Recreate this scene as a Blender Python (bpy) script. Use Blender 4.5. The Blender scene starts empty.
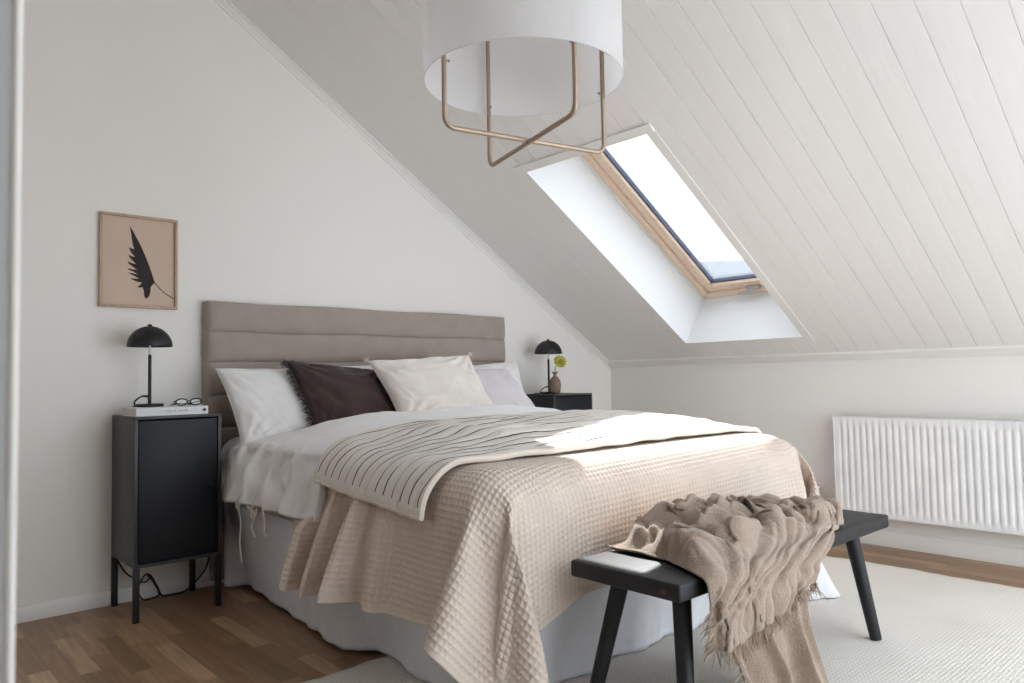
import bpy, bmesh, math, random
import numpy as np
from mathutils import Vector, Matrix

random.seed(7)
S = bpy.context.scene
C = S.collection
PI = math.pi

# ------------------------------------------------------------------ camera
def make_camera():
    f, yaw, pit, rol = 742.841, 0.732632, 0.047695, -0.018323
    fw = Vector((math.sin(yaw)*math.cos(pit), math.cos(yaw)*math.cos(pit), math.sin(pit)))
    r0 = Vector((math.cos(yaw), -math.sin(yaw), 0)); u0 = r0.cross(fw)
    r = r0*math.cos(rol) + u0*math.sin(rol); u = u0*math.cos(rol) - r0*math.sin(rol)
    cd = bpy.data.cameras.new('camera'); co = bpy.data.objects.new('camera', cd); C.objects.link(co)
    cd.sensor_width = 36; cd.lens = f/1024*36; cd.clip_start = .05
    m = Matrix((r, u, -fw)).transposed().to_4x4(); m.translation = Vector((-4.17392, -3.56632, 0.944))
    co.matrix_world = m
    cd.dof.use_dof = True; cd.dof.focus_distance = 3.3; cd.dof.aperture_fstop = 9
    S.camera = co
make_camera()

# ------------------------------------------------------------------ materials
def lin(c):
    return tuple(((v/255)/12.92 if v/255 <= .04045 else ((v/255+.055)/1.055)**2.4) for v in c)

class Mat:
    """small wrapper round a node tree"""
    def __init__(s, name, rgb=(200,200,200), rough=.6, metal=0., spec=.5, **kw):
        s.m = bpy.data.materials.new(name); s.m.use_nodes = True
        s.t = s.m.node_tree; s.b = s.t.nodes['Principled BSDF']
        s.rgb = lin(rgb)
        s.set('Base Color', (*s.rgb, 1)); s.set('Roughness', rough); s.set('Metallic', metal); s.set('Specular IOR Level', spec)
        for k, v in kw.items(): s.set(k, v)
    def set(s, k, v): s.b.inputs[k].default_value = v
    def n(s, typ, **kw):
        nd = s.t.nodes.new(typ)
        for k, v in kw.items(): setattr(nd, k, v)
        return nd
    def l(s, a, b): s.t.links.new(a, b)
    def coord(s, kind='Object', scale=(1,1,1)):
        tc = s.n('ShaderNodeTexCoord'); mp = s.n('ShaderNodeMapping'); mp.inputs['Scale'].default_value = scale
        s.l(tc.outputs[kind], mp.inputs['Vector']); return mp.outputs['Vector']
    def math(s, op, a, b=None, c=None):
        nd = s.n('ShaderNodeMath', operation=op)
        for i, v in enumerate((a, b, c)):
            if v is None: continue
            if isinstance(v, (int, float)): nd.inputs[i].default_value = v
            else: s.l(v, nd.inputs[i])
        return nd.outputs[0]
    def noise(s, vec, scale, detail=4, rough=.5):
        nd = s.n('ShaderNodeTexNoise'); s.l(vec, nd.inputs['Vector'])
        nd.inputs['Scale'].default_value = scale; nd.inputs['Detail'].default_value = detail; nd.inputs['Roughness'].default_value = rough
        return nd.outputs['Fac']
    def mix(s, fac, a, b, blend='MIX'):
        nd = s.n('ShaderNodeMix', data_type='RGBA', blend_type=blend)
        if isinstance(fac, (int, float)): nd.inputs[0].default_value = fac
        else: s.l(fac, nd.inputs[0])
        for i, v in ((6, a), (7, b)):
            if isinstance(v, tuple): nd.inputs[i].default_value = (*v, 1)
            else: s.l(v, nd.inputs[i])
        return nd.outputs[2]
    def ramp(s, fac, stops):
        nd = s.n('ShaderNodeValToRGB'); s.l(fac, nd.inputs[0])
        e = nd.color_ramp.elements
        while len(e) < len(stops): e.new(.5)
        for k, (p, c) in zip(e, stops):
            k.position = p; k.color = (*c, 1) if isinstance(c, tuple) else (c, c, c, 1)
        return nd.outputs[0]
    def color(s, out): s.l(out, s.b.inputs['Base Color'])
    def bump(s, h, strength=.3, dist=.01):
        nd = s.n('ShaderNodeBump'); nd.inputs['Strength'].default_value = strength; nd.inputs['Distance'].default_value = dist
        s.l(h, nd.inputs['Height']); s.l(nd.outputs[0], s.b.inputs['Normal'])
    def vary(s, scale=6, amt=.12, detail=5, kind='Object', sc=(1,1,1)):
        v = s.coord(kind, sc); f = s.noise(v, scale, detail)
        lo = tuple(x*(1-amt) for x in s.rgb); hi = tuple(min(1, x*(1+amt)) for x in s.rgb)
        s.color(s.ramp(f, [(.3, lo), (.7, hi)])); return s

def paint(name, rgb, rough=.55, bump=.05, scale=60):
    M = Mat(name, rgb, rough); v = M.coord(); M.vary(1.5, .012)
    M.bump(M.noise(v, scale, 3), bump, .004); return M.m
def fabric(name, rgb, weave=900, bump=.25, amt=.08, rough=.95, sheen=.2, wr=0.):
    M = Mat(name, rgb, rough, spec=.15); M.set('Sheen Weight', sheen); M.set('Sheen Roughness', .5)
    M.vary(14, amt)
    v = M.coord(); a = M.noise(v, weave, 2)
    if wr:
        b = M.noise(v, 22, 5); a = M.math('ADD', M.math('MULTIPLY', a, .3), M.math('MULTIPLY', b, wr))
        M.bump(a, bump, .012)
    else: M.bump(a, bump, .002)
    return M.m
def metal(name, rgb, rough=.4, metallic=0., spec=.5):
    M = Mat(name, rgb, rough, metallic, spec); M.vary(9, .05)
    M.bump(M.noise(M.coord(), 400, 2), .04, .001); return M.m

M_wall = paint('wall paint', (232, 228, 222), .6, .06, 90)
M_wall_r = paint('knee wall paint', (232, 229, 224), .6, .06, 90)
M_trim = paint('white trim paint', (232, 230, 226), .4, .02, 40)
M_lining = paint('white lining paint', (228, 229, 231), .45, .02, 40)
def ceiling_mat():
    M = Mat('white glazed ceiling boards', (226, 221, 216), .42)
    v = M.coord('Object', (1.2, 14, 1.2)); f = M.noise(v, 3, 6, .6)
    w = M.noise(M.coord('Object', (.8, 8.6, .8)), 1.0, 1)
    c = M.ramp(f, [(.3, lin((231, 228, 225))), (.7, lin((235, 233, 231)))])
    M.color(M.mix(M.math('MULTIPLY', w, .25), c, lin((226, 223, 220))))
    M.bump(f, .08, .003); return M.m
M_ceil = ceiling_mat()
def floor_mat():
    M = Mat('oak strip parquet', (150, 110, 80), .38)
    tc = M.n('ShaderNodeTexCoord'); sx = M.n('ShaderNodeSeparateXYZ'); M.l(tc.outputs['Object'], sx.inputs[0])
    W, L = .064, .44
    row = M.math('FLOOR', M.math('DIVIDE', sx.outputs[0], W))
    wn = M.n('ShaderNodeTexWhiteNoise', noise_dimensions='1D'); M.l(row, wn.inputs['W'])
    yo = M.math('ADD', M.math('DIVIDE', sx.outputs[1], L), M.math('MULTIPLY', wn.outputs['Value'], 7.3))
    col = M.math('FLOOR', yo)
    cb = M.n('ShaderNodeCombineXYZ'); M.l(row, cb.inputs[0]); M.l(col, cb.inputs[1])
    w2 = M.n('ShaderNodeTexWhiteNoise', noise_dimensions='2D'); M.l(cb.outputs[0], w2.inputs['Vector'])
    # grain, shifted per stave
    gv = M.n('ShaderNodeCombineXYZ')
    M.l(M.math('MULTIPLY', sx.outputs[0], 38), gv.inputs[0]); M.l(M.math('MULTIPLY', sx.outputs[1], 2.6), gv.inputs[1])
    M.l(M.math('MULTIPLY', w2.outputs['Value'], 40), gv.inputs[2])
    g = M.noise(gv.outputs[0], 1.6, 7, .62)
    base = M.ramp(w2.outputs['Value'], [(0, lin((146, 117, 91))), (.45, lin((168, 136, 107))), (.8, lin((184, 152, 121))), (1, lin((212, 181, 147)))])
    c = M.mix(.75, base, M.ramp(g, [(.25, lin((150, 140, 130))), (.75, lin((255, 250, 245)))]), 'MULTIPLY')
    ex = M.math('ABSOLUTE', M.math('SUBTRACT', M.math('FRACT', M.math('DIVIDE', sx.outputs[0], W)), .5))
    ey = M.math('ABSOLUTE', M.math('SUBTRACT', M.math('FRACT', yo), .5))
    gap = M.math('MAXIMUM', M.math('GREATER_THAN', ex, .488), M.math('GREATER_THAN', ey, .498))
    M.color(M.mix(M.math('MULTIPLY', gap, .45), c, lin((70, 48, 32))))
    M.bump(M.math('SUBTRACT', M.math('MULTIPLY', g, .3), gap), .15, .002)
    M.l(M.ramp(g, [(0, .34), (1, .5)]), M.b.inputs['Roughness'])
    return M.m
M_floor = floor_mat()
def pine():
    M = Mat('lacquered pine', (226, 186, 150), .35)
    f = M.noise(M.coord('Object', (3, 40, 40)), 2.0, 6, .6)
    M.color(M.ramp(f, [(.3, lin((226, 198, 172))), (.7, lin((240, 218, 196)))])); M.bump(f, .05, .002); return M.m
M_pine = pine()
def glass():
    M = Mat('window glass', (255, 255, 255), 0.0)
    tr = M.n('ShaderNodeBsdfTransparent'); gl = M.n('ShaderNodeBsdfGlossy'); gl.inputs['Roughness'].default_value = .02
    fr = M.n('ShaderNodeFresnel'); fr.inputs['IOR'].default_value = 1.45
    ns = M.noise(M.coord(), 2, 2); tint = M.ramp(ns, [(0, (.97, .985, .98)), (1, (.985, .99, .99))]); M.l(tint, tr.inputs[0])
    mx = M.n('ShaderNodeMixShader'); M.l(M.math('MULTIPLY', fr.outputs[0], .7), mx.inputs[0]); M.l(tr.outputs[0], mx.inputs[1]); M.l(gl.outputs[0], mx.inputs[2])
    out = M.t.nodes['Material Output']; M.l(mx.outputs[0], out.inputs['Surface']); return M.m
M_glass = glass()
M_gasket = metal('blue grey glazing gasket', (62, 72, 100), .5)
M_steel = metal('brushed steel', (190, 190, 190), .3, .9)
M_black = metal('matt black lacquer', (13, 13, 15), .5)
M_cab_lit = metal('blue black powder coat', (50, 50, 53), .45)  # carcass toned lighter than the door: light on its side put into the colour
M_cabdoor = metal('blue black powder coat door', (20, 22, 29), .5, spec=.35)
def blackwood():
    M = Mat('black stained wood', (10, 11, 16), .55, spec=.48)
    f = M.noise(M.coord('Object', (4, 45, 45)), 2.2, 7, .65)
    M.color(M.ramp(f, [(.3, lin((8, 8, 10))), (.75, lin((20, 21, 26)))])); M.bump(f, .3, .003)
    M.l(M.ramp(f, [(.2, .52), (.8, .6)]), M.b.inputs['Roughness']); return M.m
M_bw = blackwood()
M_knot = Mat('wood knot', (72, 42, 34), .5).vary(40, .3).m
M_head = fabric('taupe upholstery', (160, 148, 139), 700, .25, .05, .9, .3)
M_white = fabric('white washed linen', (232, 230, 229), 800, .35, .03, .95, .1, .8)
M_duvet = fabric('white linen duvet cover', (233, 231, 231), 800, .4, .03, .95, .1, .9)
M_valance = fabric('white cotton valance', (222, 222, 226), 800, .3, .03, .95, .1, .5)
M_sheet = fabric('pale grey sheet', (208, 206, 205), 800, .3, .04, .95, .1, .5)
M_dark = fabric('dark aubergine linen', (64, 51, 48), 700, .4, .10, .95, .15, .6)
M_cream = fabric('cream crinkled cotton', (224, 216, 209), 600, .45, .05, .95, .15, .9)
M_lav = fabric('pale lilac grey cotton', (206, 199, 202), 700, .35, .04, .95, .15, .6)
M_tie = fabric('white cotton tape', (225, 220, 212), 700, .2, .05)
def waffle():
    M = Mat('beige waffle weave', (210, 195, 183), .95, spec=.1); M.set('Sheen Weight', .15)
    M.vary(9, .05); M.bump(M.noise(M.coord(), 500, 3), .35, .002); return M.m
M_waffle = waffle()
def quilt_mat():
    M = Mat('cream quilt with black lines', (226, 214, 198), .95, spec=.1)
    uv = M.n('ShaderNodeUVMap'); uv.uv_map = 'UVMap'
    sx = M.n('ShaderNodeSeparateXYZ'); M.l(uv.outputs[0], sx.inputs[0])       # u metres across the bed, v metres along it
    wob = M.n('ShaderNodeMapping'); wob.inputs['Scale'].default_value = (3.4, 2.2, 1); M.l(uv.outputs[0], wob.inputs['Vector'])
    w = M.noise(wob.outputs[0], 1.0, 3, .55)
    sp = .047
    t = M.math('ADD', M.math('DIVIDE', sx.outputs[1], sp), M.math('MULTIPLY', M.math('SUBTRACT', w, .5), 1.0))
    line = M.math('ABSOLUTE', M.math('SUBTRACT', M.math('FRACT', t), .5))
    idx = M.math('FLOOR', t)
    cb = M.n('ShaderNodeCombineXYZ'); M.l(M.math('MULTIPLY', sx.outputs[0], 2.6), cb.inputs[0]); M.l(M.math('MULTIPLY', idx, 3.7), cb.inputs[1])
    br = M.noise(cb.outputs[0], 1.0, 2)                                          # where a line is thick, thin or broken off
    wd = M.ramp(br, [(.37, 0.), (.45, .04), (.66, .07)])
    ink = M.math('LESS_THAN', line, wd)
    lim = M.math('MULTIPLY', M.math('GREATER_THAN', sx.outputs[0], .028), M.math('LESS_THAN', sx.outputs[0], 2.3))
    ink = M.math('MULTIPLY', ink, lim)
    v = M.coord('UV'); nn = M.noise(v, 5, 4)
    c = M.ramp(nn, [(.3, lin((215, 209, 203))), (.7, lin((223, 217, 211)))])
    M.color(M.mix(ink, c, lin((24, 21, 24))))
    h = M.math('ADD', M.math('MULTIPLY', M.math('MINIMUM', line, .25), 1.6), M.math('MULTIPLY', M.noise(v, 30, 4), .8))
    M.bump(h, .6, .006); return M.m
M_quilt = quilt_mat()
M_quiltedge = fabric('cream quilt binding', (220, 210, 198), 600, .2, .04)
def wool(name, rgb):
    M = Mat(name, rgb, 1., spec=.08); M.set('Sheen Weight', .35); M.set('Sheen Roughness', .5)
    v = M.coord(); lo = tuple(x*.84 for x in M.rgb); hi = tuple(min(1, x*1.12) for x in M.rgb)
    a = M.noise(v, 190, 3, .6); b = M.noise(v, 22, 4)
    M.color(M.ramp(M.math('ADD', M.math('MULTIPLY', a, .6), M.math('MULTIPLY', b, .4)), [(.35, lo), (.65, hi)]))
    M.bump(M.math('ADD', a, M.math('MULTIPLY', b, 1.2)), .8, .005); return M.m
M_throw = wool('taupe wool throw', (157, 139, 124))
M_fringe = fabric('taupe wool fringe', (160, 142, 126), 500, .3, .08)
def rug_mat():
    M = Mat('cream ribbed wool rug', (216, 212, 206), .95, spec=.1)
    tc = M.n('ShaderNodeTexCoord'); sx = M.n('ShaderNodeSeparateXYZ'); M.l(tc.outputs['Object'], sx.inputs[0])
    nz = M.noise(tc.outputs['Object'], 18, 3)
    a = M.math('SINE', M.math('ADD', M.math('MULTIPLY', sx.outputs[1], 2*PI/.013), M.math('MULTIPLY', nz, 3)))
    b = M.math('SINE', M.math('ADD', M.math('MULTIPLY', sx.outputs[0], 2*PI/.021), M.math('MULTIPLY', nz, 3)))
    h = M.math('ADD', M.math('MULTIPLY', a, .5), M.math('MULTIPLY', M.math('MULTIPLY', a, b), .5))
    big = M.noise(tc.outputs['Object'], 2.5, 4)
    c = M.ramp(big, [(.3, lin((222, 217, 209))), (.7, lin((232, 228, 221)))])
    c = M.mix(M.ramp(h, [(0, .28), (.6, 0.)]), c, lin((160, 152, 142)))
    M.color(c); M.bump(M.math('ADD', h, M.math('MULTIPLY', M.noise(tc.outputs['Object'], 220, 2), .8)), .3, .003); return M.m
M_rug = rug_mat()
M_radi = metal('white radiator enamel', (232, 231, 231), .3)
M_brass = metal('brushed brass', (168, 148, 128), .42, .5)
def shade_mat():
    M = Mat('white translucent textile', (236, 234, 233), .9, spec=.1)
    v = M.coord('Object', (1, 1, .12)); f = M.noise(v, 160, 3)
    c = M.ramp(f, [(.3, lin((242, 241, 241))), (.7, lin((244, 243, 243)))]); M.color(c)
    tl = M.n('ShaderNodeBsdfTranslucent'); M.l(c, tl.inputs[0])
    mx = M.n('ShaderNodeMixShader'); mx.inputs[0].default_value = .6
    M.l(M.b.outputs[0], mx.inputs[1]); M.l(tl.outputs[0], mx.inputs[2])
    tp = M.n('ShaderNodeBsdfTransparent'); m2 = M.n('ShaderNodeMixShader'); m2.inputs[0].default_value = .16
    M.l(mx.outputs[0], m2.inputs[1]); M.l(tp.outputs[0], m2.inputs[2])
    M.l(m2.outputs[0], M.t.nodes['Material Output'].inputs['Surface']); return M.m
M_shade = shade_mat()
def oakframe():
    M = Mat('light oak frame', (178, 152, 126), .45)
    f = M.noise(M.coord('Object', (30, 30, 4)), 2.0, 6, .6)
    M.color(M.ramp(f, [(.3, lin((164, 136, 110))), (.7, lin((190, 164, 136)))])); M.bump(f, .05, .002); return M.m
M_oak = oakframe()
M_paper = Mat('aged art paper', (201, 179, 160), .8).vary(5, .04).m
M_leafink = Mat('black brown leaf print', (42, 34, 34), .8).vary(60, .25).m
M_pages = Mat('book pages', (205, 200, 188), .9).vary(40, .06).m
M_bookw = Mat('white book jacket', (222, 220, 222), .5).vary(8, .02).m
M_grey = Mat('grey print', (110, 110, 118), .6).vary(20, .05).m
M_pale = Mat('pale grey print', (196, 196, 200), .6).vary(20, .03).m
M_vase = Mat('stoneware', (128, 108, 94), .6).vary(30, .18).m
M_petal = Mat('yellow green petals', (176, 170, 74), .7).vary(40, .25).m
M_stem = Mat('green stem', (96, 110, 66), .6).vary(30, .15).m
M_wicker = Mat('woven seagrass', (176, 158, 136), .9).vary(60, .35).m
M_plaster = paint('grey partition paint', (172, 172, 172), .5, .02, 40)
M_roofx = Mat('pale weathered roof sheet', (128, 136, 146), .8).vary(.6, .15).m
M_snow = Mat('pale field', (215, 218, 222), .9).vary(.05, .06).m
M_lens = glass()

# ------------------------------------------------------------------ mesh helpers
class MB:
    def __init__(s): s.bm = bmesh.new()
    def box(s, lo, hi, bev=0., seg=2, mat=None):
        lo, hi = Vector(lo), Vector(hi)
        r = bmesh.ops.create_cube(s.bm, size=1.0)
        vs = r['verts']
        for v in vs: v.co = Vector(((v.co.x+.5)*(hi.x-lo.x)+lo.x, (v.co.y+.5)*(hi.y-lo.y)+lo.y, (v.co.z+.5)*(hi.z-lo.z)+lo.z))
        if bev:
            es = list({e for v in vs for e in v.link_edges})
            bmesh.ops.bevel(s.bm, geom=es, offset=bev, segments=seg, affect='EDGES', profile=.5)
        return s
    def tube(s, pts, rad, n=10, cap=True):
        pts = [Vector(p) for p in pts]
        rads = rad if isinstance(rad, (list, tuple)) else [rad]*len(pts)
        rings = []; up = None
        for i, p in enumerate(pts):
            t = (pts[min(i+1, len(pts)-1)]-pts[max(i-1, 0)])
            if t.length < 1e-9: t = Vector((0,0,1))
            t.normalize()
            if up is None:
                up = Vector((0,0,1)) if abs(t.z) < .9 else Vector((1,0,0))
            a = t.cross(up)
            if a.length < 1e-6: a = t.orthogonal()
            a.normalize(); b = a.cross(t).normalized(); up = b
            rings.append([s.bm.verts.new(p+(a*math.cos(2*PI*k/n)+b*math.sin(2*PI*k/n))*rads[i]) for k in range(n)])
        for r0, r1 in zip(rings, rings[1:]):
            for k in range(n): s.bm.faces.new((r0[k], r0[(k+1)%n], r1[(k+1)%n], r1[k]))
        if cap:
            s.bm.faces.new(rings[0][::-1]); s.bm.faces.new(rings[-1])
        return s
    def lathe(s, prof, center=(0,0,0), n=40, close=False):
        c = Vector(center); rings = []
        for r, z in prof:
            if r < 1e-6: rings.append([s.bm.verts.new(c+Vector((0,0,z)))])
            else: rings.append([s.bm.verts.new(c+Vector((r*math.cos(2*PI*k/n), r*math.sin(2*PI*k/n), z))) for k in range(n)])
        pairs = list(zip(rings, rings[1:])) + ([(rings[-1], rings[0])] if close else [])
        for a, b in pairs:
            for k in range(n):
                q = (k+1) % n
                if len(a) == 1 and len(b) == 1: continue
                if len(a) == 1: s.bm.faces.new((a[0], b[q], b[k]))
                elif len(b) == 1: s.bm.faces.new((a[k], a[q], b[0]))
                else: s.bm.faces.new((a[k], a[q], b[q], b[k]))
        return s
    def poly(s, pts, depth):
        """flat outline extruded along depth vector"""
        d = Vector(depth)
        a = [s.bm.verts.new(p) for p in pts]; b = [s.bm.verts.new(Vector(p)+d) for p in pts]
        s.bm.faces.new(a[::-1]); s.bm.faces.new(b)
        for i in range(len(a)):
            j = (i+1) % len(a); s.bm.faces.new((a[i], a[j], b[j], b[i]))
        return s
    def sphere(s, c, r, u=12, v=8, sc=(1,1,1)):
        m = Matrix.Translation(c) @ Matrix.Diagonal((*sc, 1))
        bmesh.ops.create_uvsphere(s.bm, u_segments=u, v_segments=v, radius=r, matrix=m); return s
    def grid(s, P, closed_u=False):
        """P[i][j] points -> quads"""
        vs = [[s.bm.verts.new(p) for p in row] for row in P]
        nu = len(vs)
        for i in range(nu if closed_u else nu-1):
            a, b = vs[i], vs[(i+1) % nu]
            for j in range(len(a)-1): s.bm.faces.new((a[j], b[j], b[j+1], a[j+1]))
        return s
    def xf(s, m):
        bmesh.ops.transform(s.bm, matrix=m, verts=s.bm.verts); return s
    def obj(s, name, mat, parent=None, smooth=True, angle=40, origin=None, world=False):
        bmesh.ops.recalc_face_normals(s.bm, faces=s.bm.faces)
        me = bpy.data.meshes.new(name)
        if origin is not None:
            bmesh.ops.translate(s.bm, vec=-Vector(origin), verts=s.bm.verts)
        s.bm.to_mesh(me); s.bm.free()
        me.materials.append(mat)
        if smooth: shade(me, angle)
        o = bpy.data.objects.new(name, me); C.objects.link(o)
        if origin is not None: o.location = origin
        if parent is not None:
            o.parent = parent
            if world: o.matrix_parent_inverse = parent.matrix_basis.inverted()
        return o
def shade(me, angle=40):
    me.polygons.foreach_set('use_smooth', [True]*len(me.polygons))
    me.set_sharp_from_angle(angle=math.radians(angle))
def tag(o, label=None, cat=None, group=None, kind=None):
    if label: o['label'] = label
    if cat: o['category'] = cat
    if group: o['group'] = group
    if kind: o['kind'] = kind
    return o
def empty(name, loc, label, cat, group=None, rz=0):
    o = bpy.data.objects.new(name, None); C.objects.link(o); o.location = loc; o.rotation_euler = (0, 0, rz)
    o.empty_display_size = .05
    return tag(o, label, cat, group)
def copy_tree(o, parent=None):
    c = o.copy(); C.objects.link(c)
    if parent is not None: c.parent = parent
    for ch in list(o.children): copy_tree(ch, c)
    return c
def structure(mb, name, mat, **kw):
    o = mb.obj(name, mat, **kw); o['kind'] = 'structure'; return o
def mesh_np(name, verts, faces, mat, parent=None, smooth=True, uv=None):
    me = bpy.data.meshes.new(name)
    me.from_pydata([tuple(v) for v in verts], [], [tuple(f) for f in faces]); me.update()
    if uv is not None:
        l = me.uv_layers.new(name='UVMap'); idx = np.empty(len(me.loops), np.int32); me.loops.foreach_get('vertex_index', idx)
        l.data.foreach_set('uv', np.asarray(uv, np.float32)[idx].ravel())
    me.materials.append(mat)
    if smooth: me.polygons.foreach_set('use_smooth', [True]*len(me.polygons))
    o = bpy.data.objects.new(name, me); C.objects.link(o)
    if parent is not None: o.parent = parent
    return o
def smoothpath(pts, n=8):
    """Catmull-Rom through points"""
    P = [Vector(p) for p in pts]; out = []
    for i in range(len(P)-1):
        a = P[max(i-1, 0)]; b = P[i]; c = P[i+1]; d = P[min(i+2, len(P)-1)]
        for k in range(n):
            t = k/n
            out.append(.5*((2*b)+(c-a)*t+(2*a-5*b+4*c-d)*t*t+(3*b-a-3*c+d)*t**3))
    out.append(P[-1]); return out

# ------------------------------------------------------------------ the room
HK, SA = 1.0131, 0.566063                     # knee wall height, roof pitch
O = Vector((0, 0, HK)); E1 = Vector((-math.cos(SA), 0, math.sin(SA))); NR = Vector((math.sin(SA), 0, math.cos(SA)))
def SP(s, y, d=0.): return O + E1*s + NR*d + Vector((0, y, 0))
YB = -4.5                                      # how far back the room is built
SR = 4.35                                      # length of the slope
RIDGE = SP(SR, 0)
XL = -5.0
structure(MB().box((XL-.1, YB, -.1), (.12, .12, 0)), 'floor', M_floor, smooth=False)
# gable wall with a pitched top
g = [(XL-.1, 0, -.1), (.12, 0, -.1), (.12, 0, HK+.3), (RIDGE.x, 0, RIDGE.z+.2), (XL-.1, 0, RIDGE.z+.2)]
structure(MB().poly(g, (0, .12, 0)), 'wall_back', M_wall, smooth=False)
structure(MB().box((0, YB, -.1), (.12, 0, HK+.05)), 'wall_right', M_wall_r, smooth=False)
# boarded ceiling slope with v-grooves, opening for the roof window
S0, S1, Y0, Y1 = .237, 1.854, -.80, -1.575
Y2, Y3 = -3.08, -3.855                         # a second roof window, beside the viewpoint
def ceiling():
    bm = bmesh.new(); sp = .1135; ph = -2.05
    ys = []
    k0 = int((0-ph)/sp)+1
    for k in range(k0, int((YB-ph)/sp)-1, -1):
        y = ph + k*sp
        if y > -.76: continue                       # grooves left out near the gable, imitating light that hides them
        ys += [(y+.0021, 0.), (y+.0006, .004), (y-.0006, .004), (y-.0021, 0.)]
    ys = [q for q in ys if YB < q[0] < 0] + [(0, 0), (YB, 0), (Y0, 0), (Y1, 0), (Y2, 0), (Y3, 0)]
    ys = sorted(set(ys), key=lambda q: -q[0])
    ss = [-.05, S0, S1, SR]
    V = [[bm.verts.new(SP(s, y, d)) for s in ss] for y, d in ys]
    for i in range(len(ys)-1):
        for j in range(3):
            ym = (ys[i][0]+ys[i+1][0])/2
            if j == 1 and (Y1 < ym < Y0 or Y3 < ym < Y2): continue
            bm.faces.new((V[i][j], V[i+1][j], V[i+1][j+1], V[i][j+1]))
    # outer roof skin so that no daylight leaks, same opening
    ss = [-.3, S0, S1, SR]; yy = [.12, Y0, Y1, Y2, Y3, YB]
    W = [[bm.verts.new(SP(s, y, .37)) for s in ss] for y in yy]
    for i in range(5):
        for j in range(3):
            if i in (1, 3) and j == 1: continue
            bm.faces.new((W[i][j], W[i][j+1], W[i+1][j+1], W[i+1][j]))
    # far side of the ridge
    a = [bm.verts.new(p) for p in ((RIDGE.x, 0, RIDGE.z), (RIDGE.x, YB, RIDGE.z), (XL-.1, YB, RIDGE.z-.25), (XL-.1, 0, RIDGE.z-.25))]
    bm.faces.new(a)
    m = MB(); m.bm.free(); m.bm = bm
    return structure(m, 'ceiling', M_ceil, smooth=False)
ceiling()
# trims: cove along the gable, along the knee wall, casing round the roof window
m = MB()
pr = [(0, 0), (.045, 0), (.045, .006), (.028, .013), (.012, .030), (.0, .045)]     # (down from slope, out from wall)
P = [[SP(s, -o, -d) for d, o in [(.0, .0), (.0, .036), (.005, .036), (.009, .025), (.021, .013), (.027, .006), (.036, .006), (.036, 0)]] for s in (-.02, SR)]
m.grid(P); structure(m, 'trim_1', M_trim, angle=20)
m = MB()
P = [[(x, y, z) for x, z in [(0, HK+.01), (-.058, HK+.037), (-.058, HK+.026), (-.044, HK+.01), (-.022, HK-.006), (-.012, HK-.012), (-.012, HK-.03), (0, HK-.03)]] for y in (-.01, YB)]
m.grid(P); structure(m, 'trim_2', M_trim, angle=20)
m = MB()
cw = .047
def sbox(m, s0, s1, y0, y1, d0, d1, bev=0):
    q = MB().box((0, 0, 0), (1, 1, 1)) if 0 else None
    c = [SP(s, y, d) for d in (d0, d1) for s, y in ((s0, y0), (s1, y0), (s1, y1), (s0, y1))]
    v = [m.bm.verts.new(p) for p in c]
    fs = [m.bm.faces.new([v[i] for i in f]) for f in ((3,2,1,0), (4,5,6,7), (0,1,5,4), (1,2,6,5), (2,3,7,6), (3,0,4,7))]
    if bev:
        bmesh.ops.bevel(m.bm, geom=list({e for f in fs for e in f.edges}), offset=bev, segments=2, affect='EDGES', profile=.5)
sbox(m, S1, S1+cw, Y1-cw, Y0+cw, -.011, 0); sbox(m, S0-cw, S0, Y1-cw, Y0+cw, -.003, 0)
sbox(m, S0, S1, Y1-cw, Y1, -.003, 0); sbox(m, S0, S1, Y0, Y0+cw, -.003, 0)
structure(m, 'trim_3', M_ceil, smooth=False)
# baseboards
structure(MB().box((XL, -.012, 0), (-.0, 0, .063), .003), 'baseboard_back', M_trim)
structure(MB().box((-.012, YB, 0), (0, -.012, .085), .003), 'baseboard_right', M_trim)
# left: outer wall and the partition end the camera looks past
structure(MB().box((XL-.1, YB, 0), (XL, 0, RIDGE.z+.1)), 'wall_left', M_wall, smooth=False)
structure(MB().box((XL-.1, YB, 0), (-3.1, YB+.1, RIDGE.z+.1)), 'wall_front', M_wall, smooth=False)
structure(MB().box((XL, -3.19, 0), (-4.1208, -3.07, 3.3), .001, 2), 'wall_partition', M_plaster)
structure(MB().tube([(-4.1206, -3.189, 0), (-4.1206, -3.189, 3.3)], .0021, 16), 'trim_4', M_trim)

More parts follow.
